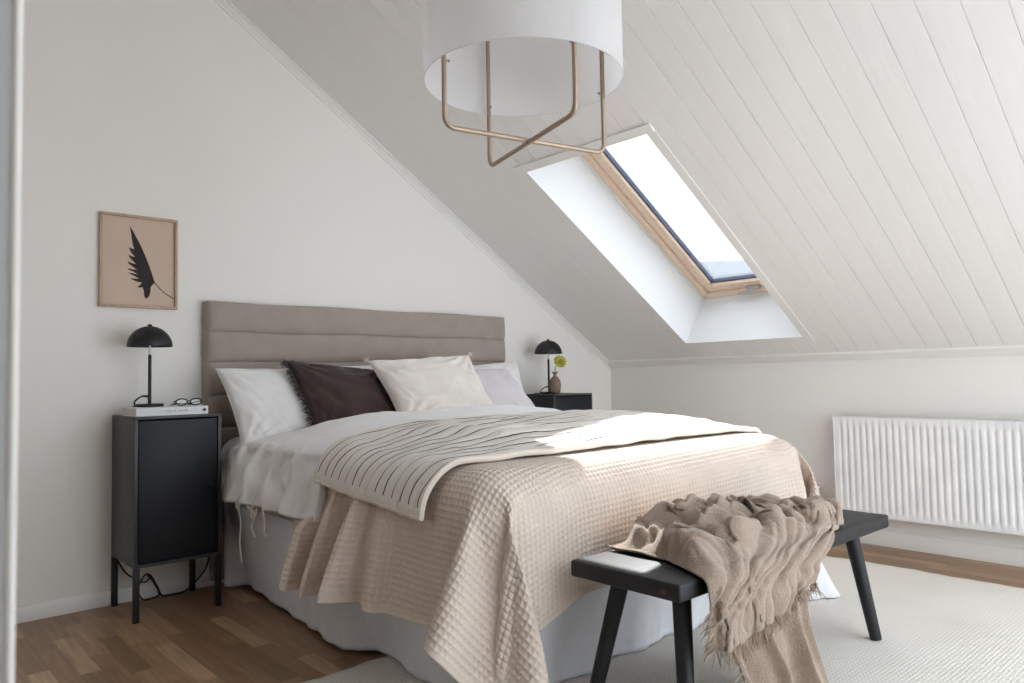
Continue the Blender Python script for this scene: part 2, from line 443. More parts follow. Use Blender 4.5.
# ------------------------------------------------------------------ roof window
def roof_window(name, Y0, Y1):
    w = bpy.data.objects.new(name, None); C.objects.link(w); w.location = SP((S0+S1)/2, (Y0+Y1)/2, .36)
    w['kind'] = 'structure'
    inv = Matrix.Translation(-w.location)
    D = .36; B0 = .212
    m = MB()          # lining: four boards, the lower one slightly splayed
    t = .012
    def quadboard(a, b, c, d, out):
        v = [m.bm.verts.new(p) for p in (a, b, c, d)] + [m.bm.verts.new(p+out) for p in (a, b, c, d)]
        for f in ((0,1,2,3), (7,6,5,4), (0,4,5,1), (1,5,6,2), (2,6,7,3), (3,7,4,0)): m.bm.faces.new([v[i] for i in f])
    quadboard(SP(S0, Y0, 0), SP(S1, Y0, 0), SP(S1, Y0, D+.02), SP(B0, Y0, D+.02), Vector((0, t, 0)))
    quadboard(SP(S0, Y1, 0), SP(S1, Y1, 0), SP(S1, Y1, D+.02), SP(B0, Y1, D+.02), Vector((0, -t, 0)))
    quadboard(SP(S0, Y0, 0), SP(S0, Y1, 0), SP(B0, Y1, D+.02), SP(B0, Y0, D+.02), -E1*t)
    quadboard(SP(S1, Y0, 0), SP(S1, Y1, 0), SP(S1, Y1, D+.02), SP(S1, Y0, D+.02), E1*t)
    m.xf(inv); m.obj('window_lining', M_lining, w, smooth=False)
    m = MB(); f = .008   # white bead where lining meets timber
    for a in ((B0, S1, Y0-f, Y0), (B0, S1, Y1, Y1+f), (B0, B0+f, Y1+f, Y0-f), (S1-f, S1, Y1+f, Y0-f)): sbox(m, *a, D-.012, D+.01)
    m.xf(inv); m.obj('window_bead', M_trim, w, smooth=False)
    m = MB(); a, b = f, .05
    for q in ((B0+a, S1-a, Y0-b, Y0-a), (B0+a, S1-a, Y1+a, Y1+b), (B0+a, B0+b, Y1+b, Y0-b), (S1-b, S1-a, Y1+b, Y0-b)): sbox(m, *q, D, D+.09, .003)
    m.xf(inv); m.obj('window_frame', M_pine, w)
    m = MB(); a, b = .054, .112
    for q in ((B0+a, S1-a, Y0-b, Y0-a), (B0+a, S1-a, Y1+a, Y1+b), (B0+a, B0+b, Y1+b, Y0-b), (S1-b, S1-a, Y1+b, Y0-b)): sbox(m, *q, D+.012, D+.075, .004)
    m.xf(inv); sash = m.obj('window_sash', M_pine, w)
    m = MB(); a, b = .112, .122
    for q in ((B0+a, S1-a, Y0-b, Y0-a), (B0+a, S1-a, Y1+a, Y1+b), (B0+a, B0+b, Y1+b, Y0-b), (S1-b, S1-a, Y1+b, Y0-b)): sbox(m, *q, D+.034, D+.06)
    m.xf(inv); m.obj('glazing_gasket', M_gasket, w, smooth=False)
    m = MB(); sbox(m, B0+.11, S1-.11, Y1+.11, Y0-.11, D+.05, D+.056)
    m.xf(inv); m.obj('glass_pane', M_glass, w, smooth=False)
    # handle at the bottom rail
    m = MB(); yc = (Y0+Y1)/2 - .0; sc = B0+.058
    sbox(m, sc-.012, sc+.016, yc-.045, yc+.045, D-.006, D+.014, .004)
    for k in (-.026, .026): m.tube([SP(sc+.002, yc+k, D), SP(sc+.002, yc+k, D-.012)], .006, 10)
    m.xf(inv); h = m.obj('window_handle', M_steel, w)
    m = MB(); pts = smoothpath([SP(sc+.002, yc+.008, D-.008), SP(sc+.004, yc+.02, D-.024), SP(sc-.004, yc+.06, D-.030), SP(sc-.010, yc+.105, D-.024)], 6)
    m.tube(pts, [.009-.004*i/len(pts) for i in range(len(pts))], 10)
    m.xf(inv); m.obj('handle_lever', M_steel, h)
    m = MB(); m.tube([SP(B0+.03, Y0-.03, D-.002), SP(B0+.03, Y0-.03, D+.004)], .0045, 10); m.xf(inv); m.obj('frame_screw', M_gasket, w)
    return w
roof_window('window_1', Y0, Y1)
roof_window('window_2', Y2, Y3)

# outside: a pale roof and field seen through the lower edge of the glass
m = MB()
d = Vector((.856, .517, 0)).normalized(); n = Vector((-d.y, d.x, 0)); c = Vector((-4.17, -3.57, 0)) + d*34
z1 = .944 + 34*.1435
A = [c-n*9+Vector((0,0,z1)), c+n*1.5+Vector((0,0,z1+.1)), c-n*9-d*5+Vector((0,0,z1-3)), c+n*3-d*5+Vector((0,0,z1-3)), c-n*9+d*5+Vector((0,0,z1-3)), c+n*3+d*5+Vector((0,0,z1-3))]
v = [m.bm.verts.new(p) for p in A]
w_ = [m.bm.verts.new(Vector((p.x, p.y, -3))) for p in A[2:]]
for f in ((v[0],v[1],v[3],v[2]), (v[0],v[4],v[5],v[1]), (v[2],v[3],w_[1],w_[0]), (v[4],w_[2],w_[3],v[5]), (v[0],v[2],w_[0],w_[2],v[4]), (v[1],v[5],w_[3],w_[1],v[3])): m.bm.faces.new(f)
tag(m.obj('neighbouring_house', M_roofx, smooth=False, origin=(c.x, c.y, -3)), 'pale grey rooftop outside, glimpsed through the bottom of the roof window', 'house')

# ------------------------------------------------------------------ bed: headboard, base, mattress
BX0, BX1, BYH, BYF = -2.86, -1.16, -.115, -1.97
bed = empty('bed', ((BX0+BX1)/2, (BYH+BYF)/2, 0), 'double bed with taupe channel-padded headboard, made up with white and beige bedding', 'bed')
def headboard():
    x0, x1 = -2.926, -1.084
    zs = [1.322, 1.180, 1.0385, .886, .738, .59, .44]
    def end(x):                     # 0 at the ends, 1 inside
        t = min(x-x0, x1-x)/.045
        return 1 if t >= 1 else math.sqrt(max(0, 1-(1-t)**2))
    xs = [x0, x0+.003, x0+.010, x0+.022, x0+.045]+list(np.linspace(x0+.1, x1-.1, 30))+[x1-.045, x1-.022, x1-.010, x1-.003, x1]
    prof = []
    for a, b in zip(zs, zs[1:]):
        for t in (0, .02, .06, .14, .28, .5, .72, .86, .94, .98):
            prof.append((a+(b-a)*t, (1-abs(2*t-1)**3.2)**.55))
    prof.append((zs[-1], 0))
    P = []
    P.append([(x, -.012, zs[0]-.004) for x in xs])
    rnd = random.Random(3)
    for z, bl in prof:
        row = []
        for i, x in enumerate(xs):
            e = end(x)
            wr = .0014*math.sin(x*23+z*40)*bl
            y = -.062-.028*e*(.35+.65*bl) - .0 + wr
            zz = z+.0025*math.sin(x*9+z*7)
            xx = x + (.004*(1-bl) if i < 3 else -.004*(1-bl) if i > len(xs)-4 else 0)
            row.append((xx, y, zz))
        P.append(row)
    P = [[(r[0][0], -.012, r[0][2])]+r+[(r[-1][0], -.012, r[-1][2])] for r in P]
    m = MB().grid(P); m.box((x0+.03, -.055, .03), (x1-.03, -.012, .5))
    m.xf(Matrix.Translation(-bed.location)); return m.obj('headboard', M_head, bed, angle=75)
headboard()
m = MB().box((BX0+.15, BYF+.09, .06), (BX1-.09, BYH, .35), .02); 
for x in (BX0+.25, BX1-.25):
    for y in (BYH-.2, BYF+.3): m.lathe([(.0, 0), (.025, 0), (.03, .07), (.0, .07)], (x, y, 0), 16)
m.xf(Matrix.Translation(-bed.location)); m.obj('bed_base', M_sheet, bed)
m = MB().box((BX0, BYF, .345), (BX1, BYH, .655), .055, 4); m.xf(Matrix.Translation(-bed.location)); m.obj('mattress', M_sheet, bed)

# ------------------------------------------------------------------ bedside cabinets
def cabinet(x0, x1, y0, y1, h, label, full=True):
    c = empty('bedside_cabinet', ((x0+x1)/2, (y0+y1)/2, 0), label, 'bedside cabinet', 'black metal bedside cabinets')
    w, d = (x1-x0)/2, (y1-y0)/2
    zb = .212; lw = .022; t = .014
    m = MB()        # carcass: two sides, back, top, bottom
    m.box((-w, -d, zb), (-w+t, d, h-.012), .001); m.box((w-t, -d, zb), (w, d, h-.012), .001)
    m.box((-w+t, d-t, zb), (w-t, d, h-.012)); m.box((-w+t, -d, zb), (w-t, d-t, zb+t))
    m.box((-w, -d, h-.012), (w, d, h), .0015); m.obj('carcass', M_cab_lit, c)
    m = MB().box((-w+t+.003, -d+.004, zb+t+.002), (w-t-.003, -d+.02, h-.012-.006), .0015); dr = m.obj('door', M_cabdoor, c)
    m = MB(); m.tube([(w-t-.03, -d+.006, .515), (w-t-.03, -d-.010, .515)], .006, 14); m.obj('knob', M_black, dr)
    for sx in (-1, 1):
        for sy in (-1, 1):
            x, y = sx*(w-lw/2), sy*(d-lw/2)
            MB().box((x-lw/2, y-lw/2, 0), (x+lw/2, y+lw/2, zb), .001).obj('leg', M_black, c)
    return c
cabinet(-3.310, -2.966, -.352, -.018, .811, 'black metal bedside cabinet left of the bed, holding the white book')
cabinet(-.948, -.598, -.352, -.018, .832, 'black metal bedside cabinet half hidden right of the bed, under the vase')

# ------------------------------------------------------------------ dome lamps
def lamp(x, y, z, label, cord_pts):
    l = empty('table_lamp', (x, y, z), label, 'table lamp', 'black dome table lamps')
    MB().lathe([(0, 0), (.052, 0), (.055, .003), (.055, .009), (.052, .012), (.008, .014), (0, .014)], n=48).obj('lamp_base', M_black, l)
    MB().lathe([(0, .013), (.0068, .013), (.0068, .218), (.005, .221), (0, .221)], n=20).obj('stem', M_black, l)
    MB().lathe([(0, .218), (.0045, .218), (.0045, .262), (.011, .264), (.011, .292), (0, .292)], n=20).obj('chrome_neck', M_steel, l)
    pr = [(.089*math.cos(a), .255+.088*math.sin(a)) for a in np.linspace(0, PI/2-.05, 20)]
    inn = [(.0868*math.cos(a), .2555+.0855*math.sin(a)) for a in np.linspace(0, PI/2-.05, 20)]
    MB().lathe([(0, pr[-1][1])]+pr[::-1]+inn+[(0, inn[-1][1])], n=56).obj('lamp_shade', M_black, l, angle=60)
    MB().lathe([(0, .340), (.008, .340), (.009, .346), (.006, .351), (0, .352)], n=20).obj('finial', M_black, l)
    MB().tube(smoothpath(cord_pts, 8), .0032, 8).obj('lamp_cord', M_black, l)
    m = MB(); m.tube([(0, 0, .043), (-.030, -.004, .046)], .0048, 10); m.obj('switch', M_black, l)
    return l
lamp(-3.205, -.178, .8462, 'black dome table lamp standing on the white book, left of the bed', [(-.028, -.004, .046), (-.042, .0, .038), (-.058, .004, .022), (-.056, .006, .004), (-.06, .02, .0015)])
lamp(-.806, -.17, .8325, 'black dome table lamp beside the small vase, right of the bed', [(-.028, -.004, .046), (-.042, .02, .03), (-.05, .04, .004), (-.03, .10, .003)])

# ------------------------------------------------------------------ book with spine lettering, glasses, cord
bk = empty('book', (-3.153, -.213, .811), 'white hardback book lying on the left bedside cabinet under the lamp', 'book')
bw, bd, bh = .1425, .107, .0345
m = MB(); m.box((-bw, -bd, 0), (bw, bd, .0032), .0008); m.box((-bw, -bd, bh-.0032), (bw, bd, bh), .0008); m.box((-bw, -bd, .002), (bw, -bd+.0035, bh-.002)); m.obj('cover', M_bookw, bk)
m = MB()
m.box((-bw+.004, -bd+.0035, .0034), (bw-.004, bd-.004, bh-.0034)); m.obj('pages', M_pages, bk)
def text(body, size, mat, parent, loc, name='spine_title', ext=.0002, sx=1.0):
    cu = bpy.data.curves.new(name, 'FONT'); cu.body = body; cu.size = size; cu.extrude = ext; cu.align_x = 'CENTER'; cu.align_y = 'CENTER'; cu.space_character = 1.15
    to = bpy.data.objects.new(name, cu); C.objects.link(to)
    dg = bpy.context.evaluated_depsgraph_get(); me = bpy.data.meshes.new_from_object(to.evaluated_get(dg))
    bpy.data.objects.remove(to); bpy.data.curves.remove(cu)
    o = bpy.data.objects.new(name, me); C.objects.link(o); me.materials.clear(); me.materials.append(mat)
    o.parent = parent; o.location = loc; o.rotation_euler = (PI/2, 0, 0); o.scale = (sx, 1, 1); return o
text('THIS IS HOME', .0135, M_grey, bk, (.012, -bd-.0003, bh/2))
text('the art of living simply', .009, M_pale, bk, (-.083, -bd-.0003, bh/2), 'spine_subtitle')
m = MB()     # clover-like publisher mark
for dx, dz in ((0, .0045), (-.0045, 0), (.0045, 0)):
    m.tube([(bw-.016+dx, -bd-.0006, bh/2+dz), (bw-.016+dx, -bd+.0005, bh/2+dz)], .0042, 16)
m.poly([(bw-.018, -bd-.0006, bh/2-.008), (bw-.014, -bd-.0006, bh/2-.008), (bw-.0155, -bd-.0006, bh/2+.002), (bw-.0165, -bd-.0006, bh/2+.002)], (0, .001, 0))
m.obj('spine_mark', Mat('dark print', (50, 50, 56), .6).vary(20, .1).m, bk)

gl = empty('eyeglasses', (-3.068, -.235, .8462), 'black framed eyeglasses lying folded on the white book', 'eyeglasses', rz=.12)
for s in (-1, 1):
    pts = [(s*.031+.0245*math.cos(a), -.012+.0035*math.sin(a)*0, .0165+.0135*math.sin(a)) for a in np.linspace(0, 2*PI, 28)]
    MB().tube(pts, .0027, 8, cap=False).obj('rim', M_black, gl)
    MB().poly([(s*.031+.0235*math.cos(a), -.0125, .0165+.0125*math.sin(a)) for a in np.linspace(0, 2*PI, 24, endpoint=False)], (0, .0008, 0)).obj('lens', M_lens, gl)
    MB().tube(smoothpath([(s*.056, -.012, .020), (s*.057, .0, .019), (s*.03, .05-.01*s, .010), (-s*.03, .062-.01*s, .006), (-s*.052, .06-.01*s, .0035)], 6), .0024, 8).obj('temple', M_black, gl)
MB().tube(smoothpath([(-.0075, -.012, .019), (0, -.013, .0215), (.0075, -.012, .019)], 6), .0024, 8).obj('bridge', M_black, gl)

pcd = MB(); pcd.tube(smoothpath([(-3.292, -.03, .25), (-3.290, -.03, .20), (-3.262, -.04, .14), (-3.225, -.05, .105), (-3.19, -.06, .085), (-3.165, -.055, .10), (-3.18, -.05, .115), (-3.205, -.055, .085), (-3.215, -.06, .05), (-3.195, -.06, .012), (-3.16, -.05, .006), (-3.125, -.05, .02), (-3.155, -.06, .085), (-3.175, -.055, .11), (-3.16, -.05, .105), (-3.135, -.055, .055), (-3.115, -.05, .012), (-3.08, -.045, .0045), (-3.02, -.04, .0045), (-2.975, -.035, .03), (-2.94, -.03, .06), (-2.912, -.03, .10), (-2.90, -.028, .17), (-2.905, -.026, .25)], 8), .0036, 8)
tag(pcd.obj('power_cord', M_black), 'black power cord looped on the floor under the left bedside cabinet', 'cord')

# ------------------------------------------------------------------ framed leaf print
pf = empty('picture_frame', (-3.203, 0, 1.487), 'framed print of a dark feathery leaf on the wall above the left lamp', 'picture')
W2, H2 = .161, .2065
m = MB(); fw, t = .011, .022
m.box((-W2, -t, H2-fw), (W2, 0, H2), .001); m.box((-W2, -t, -H2), (W2, 0, -H2+fw), .001)
m.box((-W2, -t, -H2+fw), (-W2+fw, 0, H2-fw), .001); m.box((W2-fw, -t, -H2+fw), (W2, 0, H2-fw), .001); m.obj('frame', M_oak, pf)
m = MB(); m.box((-W2+fw, -.008, -H2+fw), (W2-fw, -.002, H2-fw)); pp = m.obj('print', M_paper, pf, smooth=False)
def leafpts():
    # outline read off the photograph's print, in frame px -> local metres
    ax, ay = 425, 137
    tl = Vector((425, 137)); tr = Vector((752, 168)); bl = Vector((428, 540)); br = Vector((762, 550))
    def uv(x, y):
        u = (x-426)/(330.); top = 137+31*u; bot = 540+10*u; v = (y-top)/(bot-top)
        return (-W2+2*W2*u, -.0092, H2-2*H2*v)
    right = [(550, 195), (566, 220), (582, 250), (597, 278), (610, 306), (622, 334), (634, 364), (644, 392), (652, 416), (658, 436)]
    left = [(648, 446), (640, 456), (640, 474), (634, 494), (622, 506), (613, 494), (612, 474), (606, 455), (596, 458), (583, 456), (596, 446), (604, 436), (590, 434), (570, 428), (552, 417), (572, 420), (592, 420), (574, 410), (556, 402), (545, 394), (566, 398), (586, 402), (566, 390), (550, 384), (541, 376), (562, 380), (582, 382), (562, 368), (548, 358), (542, 346), (560, 354), (578, 358), (562, 342), (551, 331), (546, 318), (562, 326), (574, 328), (560, 312), (552, 300), (548, 286), (560, 292), (570, 294), (564, 276), (560, 252), (556, 224)]
    return [uv(*q) for q in right+left], [uv(*q) for q in ((655, 432), (672, 452), (696, 474), (722, 492), (743, 504))]
lp, st = leafpts()
m = MB(); vs = [m.bm.verts.new(p) for p in lp]; es = [m.bm.edges.new((vs[i], vs[(i+1) % len(vs)])) for i in range(len(vs))]
bmesh.ops.triangle_fill(m.bm, use_beauty=True, use_dissolve=False, edges=es)
r = bmesh.ops.extrude_face_region(m.bm, geom=m.bm.faces[:]); bmesh.ops.translate(m.bm, vec=(0, .0012, 0), verts=[v for v in r['geom'] if isinstance(v, bmesh.types.BMVert)])
m.obj('leaf', M_leafink, pp, smooth=False)
MB().tube(smoothpath([(p[0], -.0085, p[2]) for p in st], 6), .0018, 8).obj('leaf_stalk', M_leafink, pp)

# ------------------------------------------------------------------ vase and flower
vz = MB().lathe([(0, 0), (.022, 0), (.030, .006), (.036, .035), (.0375, .060), (.033, .085), (.022, .103), (.0125, .112), (.0105, .120), (.0125, .128), (.0205, .136), (.021, .139), (.018, .138), (.010, .128), (.0085, .118), (.010, .110), (0, .108)], n=40)
for v in vz.bm.verts:
    a = math.atan2(v.co.y, v.co.x); 
    if v.co.z < .105 and v.co.length > .01: v.co.xy *= 1+.02*math.cos(a*14)
vo = tag(vz.obj('bud_vase', M_vase, angle=60), 'small ribbed brown stoneware vase on the right bedside cabinet', 'vase'); vo.location = (-.842, -.262, .8325)
fl = empty('flower', (-.842, -.262, .945), 'single yellow-green flower standing in the small brown vase', 'flower')
MB().tube(smoothpath([(0, 0, .0), (.002, 0, .03), (.006, 0, .055), (.034, .002, .078)], 8), .0028, 8).obj('stem', M_stem, fl)
m = MB(); rr = random.Random(5); hc = Vector((.044, .0, .088)); ax = Vector((-.45, -.75, .32)).normalized()
for ring, (n, rad, tilt, sz) in enumerate(((13, .044, .15, .028), (11, .035, .5, .024), (8, .024, .85, .019), (5, .012, 1.15, .014))):
    for k in range(n):
        a = 2*PI*(k+.5*ring)/n+rr.uniform(-.12, .12)
        q = ax.to_track_quat('Z', 'Y'); dirv = q @ Vector((math.cos(a)*math.cos(tilt), math.sin(a)*math.cos(tilt), math.sin(tilt)))
        tan = q @ Vector((-math.sin(a), math.cos(a), 0)); nrm = dirv.cross(tan)
        P = []
        for i in range(5):
            u = i/4; wv = sz*.45*math.sin(PI*min(1, .12+u*.8))
            cpt = hc+dirv*(rad*(.25+.75*u))+nrm*(.004*u*u)
            P.append([cpt-tan*wv, cpt+nrm*.0015, cpt+tan*wv])
        m.grid(P)
m.sphere(hc+ax*.012, .010, 14, 10); m.obj('bloom', M_petal, fl)

# ------------------------------------------------------------------ bench
bn = empty('bench', (-2.03, -2.288, 0), 'low black wooden bench with splayed round legs at the foot of the bed', 'bench')
m = MB(); m.box((-.627, -.183, .386), (.627, .183, .431), .007, 3); m.obj('bench_top', M_bw, bn)
for sx in (-1, 1):
    for sy in (-1, 1):
        tp = Vector((sx*(.627-.125), sy*(.183-.085), .388)); ft = Vector((sx*(.627-(.05 if sx < 0 else .095)), sy*(.183-.022), .0135))
        MB().tube([ft, ft.lerp(tp, .03), ft.lerp(tp, .5), tp], [.0185, .0195, .0225, .0255], 20).obj('leg', M_bw, bn, angle=50)
m = MB(); m.tube([(-.6273, -.135, .406), (-.6265, -.135, .406)], [.006, .006], 14)
for v in m.bm.verts: v.co.y = -.135+(v.co.y+.135)*1.7
m.obj('knot', M_knot, bn)

# ------------------------------------------------------------------ radiator
rd = empty('radiator', (-.07, -2.275, .43), 'white panel radiator with vertical flutes on the low knee wall', 'radiator')
yl, yr, zb, zt = .594, -.606, -.263, .263
m = MB(); pitch = .0335; n = 34; xs0 = -.030
P = []
ny = []
y = yl-.022
while y > yr+.02:
    for t, dx in ((0, 0), (.16, 0), (.24, .001), (.34, .005), (.42, .006), (.58, .006), (.66, .005), (.76, .001), (.84, 0)): ny.append((y-pitch*t, dx))
    y -= pitch
zz = [(zt, 0), (zt-.038, 0), (zt-.052, 1), (zb+.045, 1), (zb+.031, 0), (zb, 0)]
cols = [(yl, 0)]+ny+[(yr, 0)]
P = [[(xs0+dx*k, yy, z) for z, k in zz] for yy, dx in cols]
P = [[(xs0+.012, r[0][1], zt)]+r+[(xs0+.012, r[0][1], zb)] for r in P]
m.grid(P); m.obj('front_panel', M_radi, rd, angle=25)
m = MB(); m.box((.012, yr, zb), (.024, yl, zt), .003); m.obj('rear_panel', M_radi, rd)
for ye in (yl, yr): MB().box((-.031, ye-.0025, zb+.01), (.026, ye+.0025, zt+.002), .001).obj('side_cover', M_radi, rd)
m = MB()
yy = yl-.01
m.box((-.03, yr, zt-.001), (-.024, yl, zt+.002)); m.box((.018, yr, zt-.001), (.024, yl, zt+.002))
while yy > yr+.005:
    m.box((-.026, yy-.003, zt-.002), (.02, yy+.003, zt+.0015)); yy -= .022
m.obj('top_grille', M_radi, rd, smooth=False)
for yb in (yl-.12, yr+.12):
    MB().box((.022, yb-.015, -.2), (.0695, yb+.015, .2), .002).obj('wall_bracket', M_radi, rd)

# ------------------------------------------------------------------ basket by the radiator
bs = empty('basket', (-.10, -1.50, 0), 'small woven beige basket with a white rim on the floor between bed and radiator', 'basket')
m = MB(); prof = []; 
for i in range(30):
    z = .0+.29*i/29
    prof.append((.075+.012*math.sin(i/29*PI)+(.0025 if i % 2 else 0), z))
m.lathe([(0, .0)]+prof+[(.069, .29), (.066, .01), (0, .01)], n=44)
for k, v in enumerate(m.bm.verts):
    a = math.atan2(v.co.y, v.co.x); r = v.co.xy.length
    if r > .07: v.co.xy *= 1+.02*math.cos(a*22)*math.cos(v.co.z*PI/.0195)
m.obj('body', M_wicker, bs, angle=70)
MB().tube([(.078*math.cos(a), .078*math.sin(a), .294) for a in np.linspace(0, 2*PI, 40)], .009, 10, cap=False).obj('rim', M_trim, bs)

# ------------------------------------------------------------------ pendant lamp
PC = Vector((-2.795, -2.100, 0)); ZR = 1.757; R_ = .273; HS = .34
zc = HK+.635*(-PC.x)
pl = empty('pendant_lamp', (PC.x, PC.y, ZR), 'large white textile drum pendant with crossing brass rods below, hanging from the ceiling', 'pendant lamp')
m = MB(); m.lathe([(R_, 0), (R_, HS*.25), (R_, HS*.5), (R_, HS*.75), (R_, HS), (R_-.002, HS), (R_-.002, HS*.5), (R_-.002, 0)], n=96, close=True); m.obj('drum_shade', M_shade, pl, angle=60)
for z in (0, HS):
    MB().tube([((R_-.001)*math.cos(a), (R_-.001)*math.sin(a), z) for a in np.linspace(0, 2*PI, 97)], .0022, 6, cap=False).obj('shade_ring', M_shade, pl)
zb = 1.585-ZR
def ubar(a0, a1, dz):
    r, b = .255, .028
    rs = Vector((.010, -.009, 0)); A = Vector((r*math.cos(a0), r*math.sin(a0), 0))+rs; B = Vector((r*math.cos(a1), r*math.sin(a1), 0))+rs
    d = (B-A).normalized(); zz = zb+dz
    pts = [A+Vector((0, 0, HS-.005)), A+Vector((0, 0, 0)), A+Vector((0, 0, zz+b))]
    for k in range(1, 7):
        t = k/6*PI/2; pts.append(A+d*b*(1-math.cos(t))+Vector((0, 0, zz+b-b*math.sin(t))))
    for k in range(0, 7):
        t = (1-k/6)*PI/2; pts.append(B-d*b*(1-math.cos(t))+Vector((0, 0, zz+b-b*math.sin(t))))
    pts += [B+Vector((0, 0, 0)), B+Vector((0, 0, HS-.005))]
    m = MB(); m.tube(pts, .0066, 12); o = m.obj('brass_rod', M_brass, pl)
    for q in (A, B):
        m = MB(); e = q.normalized(); m.tube([q-e*.014+Vector((0, 0, .010)), q+e*.004+Vector((0, 0, .010))], .0028, 8); m.sphere(q-e*.014+Vector((0, 0, .010)), .004, 10, 8)
        m.obj('fixing_pin', M_brass, o)
ubar(math.radians(75), math.radians(253), 0); ubar(math.radians(168), math.radians(-12), .006)
m = MB(); m.tube([(R_*math.cos(1.3), R_*math.sin(1.3), HS), (0, 0, HS), (R_*math.cos(1.3+PI), R_*math.sin(1.3+PI), HS)], .004, 8); m.tube([(R_*math.cos(2.9), R_*math.sin(2.9), HS), (0, 0, HS+.0001), (R_*math.cos(2.9+PI), R_*math.sin(2.9+PI), HS)], .004, 8); m.obj('spider', M_brass, pl)
m = MB(); m.lathe([(0, HS+.02), (.02, HS+.02), (.02, HS-.06), (0, HS-.06)], n=20); m.lathe([(0, HS-.06), (.014, HS-.065), (.03, HS-.11), (.026, HS-.14), (0, HS-.155)], n=24); m.obj('lamp_holder', M_trim, pl)
m = MB(); m.tube([(0, 0, HS+.02), (0, 0, zc-ZR-.03)], .0035, 8); m.obj('flex', M_trim, pl)
m = MB(); m.lathe([(0, -.055), (.03, -.055), (.05, -.02), (.05, .03), (0, .03)], (0, 0, zc-ZR), n=32); m.obj('ceiling_cup', M_trim, pl)

# ------------------------------------------------------------------ rug
def rug():
    x0, x1, y0, y1 = -3.45, -.465, -1.375, -4.1
    nx, ny = 120, 110; V = []; F = []
    rr = lambda t, s: .006*math.sin(t*9+s)+.004*math.sin(t*23+s*2)+.003*math.sin(t*57+s)
    for i in range(nx+1):
        for j in range(ny+1):
            u, v = i/nx, j/ny
            x = x0+(x1-x0)*u; y = y0+(y1-y0)*v
            x += rr(y, 1)*abs(2*u-1)**6 + (.02*math.sin(y*2.1+.4))*u**8; y += rr(x, 2)*abs(2*v-1)**6
            z = .0115+.0012*math.sin(x*5+1)*math.sin(y*4)
            V.append((x, y, z))
    idx = lambda i, j: i*(ny+1)+j
    for i in range(nx):
        for j in range(ny): F.append((idx(i, j), idx(i+1, j), idx(i+1, j+1), idx(i, j+1)))
    n = len(V)
    border = [idx(i, 0) for i in range(nx+1)]+[idx(nx, j) for j in range(1, ny+1)]+[idx(i, ny) for i in range(nx-1, -1, -1)]+[idx(0, j) for j in range(ny-1, 0, -1)]
    for b in border: V.append((V[b][0], V[b][1], .0008))
    for k in range(len(border)):
        q = (k+1) % len(border); F.append((border[k], n+k, n+q, border[q]))
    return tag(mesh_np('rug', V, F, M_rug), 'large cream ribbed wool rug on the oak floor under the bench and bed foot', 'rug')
rug()

# ------------------------------------------------------------------ cloth: dropped over simple colliders with the cloth modifier
def grid_mesh(name, P):
    nu, nv = P.shape[:2]
    idx = np.arange(nu*nv).reshape(nu, nv)
    F = np.stack([idx[:-1,:-1], idx[1:,:-1], idx[1:,1:], idx[:-1,1:]], -1).reshape(-1, 4)
    me = bpy.data.meshes.new(name); me.from_pydata(P.reshape(-1, 3).tolist(), [], F.tolist()); me.update()
    o = bpy.data.objects.new(name, me); bpy.context.scene.collection.objects.link(o); return o
def rounded_box(name, lo, hi, r, n=6):
    import bmesh
    bm = bmesh.new(); bmesh.ops.create_cube(bm, size=1)
    for v in bm.verts: v.co = [(v.co[i]+.5)*(hi[i]-lo[i])+lo[i] for i in range(3)]
    bmesh.ops.bevel(bm, geom=bm.edges[:], offset=r, segments=n, affect='EDGES', profile=.5)
    bmesh.ops.triangulate(bm, faces=bm.faces[:])
    me = bpy.data.meshes.new(name); bm.to_mesh(me); bm.free()
    o = bpy.data.objects.new(name, me); bpy.context.scene.collection.objects.link(o); return o
def collider(o, thick=.004, fr=15):
    m = o.modifiers.new('c', 'COLLISION'); s = o.collision
    s.thickness_outer = thick; s.thickness_inner = .05; s.cloth_friction = fr; s.damping = .5; return o
def run_cloth(o, frames, mass=.3, tension=15, bend=.5, shear=5, air=1., selfc=False, quality=6, cd=.004, fric=10, damp=5, selfd=.006, pin=None):
    m = o.modifiers.new('cl', 'CLOTH'); s = m.settings
    s.quality = quality; s.mass = mass; s.tension_stiffness = tension; s.compression_stiffness = tension; s.shear_stiffness = shear
    s.bending_stiffness = bend; s.tension_damping = damp; s.compression_damping = damp; s.shear_damping = damp; s.bending_damping = .5; s.air_damping = air
    c = m.collision_settings; c.distance_min = cd; c.collision_quality = 3; c.friction = fric
    c.use_self_collision = selfc; c.self_distance_min = selfd; c.self_friction = 5; c.self_impulse_clamp = .02; c.impulse_clamp = .05 if selfc else 0
    if pin is not None:
        vg = o.vertex_groups.new(name='pin')
        for i, w in pin: vg.add([i], w, 'REPLACE')
        s.vertex_group_mass = 'pin'; s.pin_stiffness = 1
    m.point_cache.frame_start = 1; m.point_cache.frame_end = frames
    sc = bpy.context.scene; sc.frame_start = 1; sc.frame_end = frames
    for f in range(1, frames+1): sc.frame_set(f)
    ev = o.evaluated_get(bpy.context.evaluated_depsgraph_get()); me = ev.to_mesh()
    out = np.empty(len(me.vertices)*3, np.float64); me.vertices.foreach_get('co', out); ev.to_mesh_clear()
    return out.reshape(-1, 3)
def soften(P, n, w=None):
    for _ in range(n):
        Q = P.copy()
        Q[1:-1] = (P[:-2]+2*P[1:-1]+P[2:])/4
        R = Q.copy(); R[:, 1:-1] = (Q[:, :-2]+2*Q[:, 1:-1]+Q[:, 2:])/4
        P = R if w is None else P+(R-P)*w[..., None]
    return P
def fresh(*os):
    for o in os:
        me = o.data; bpy.data.objects.remove(o); bpy.data.meshes.remove(me)
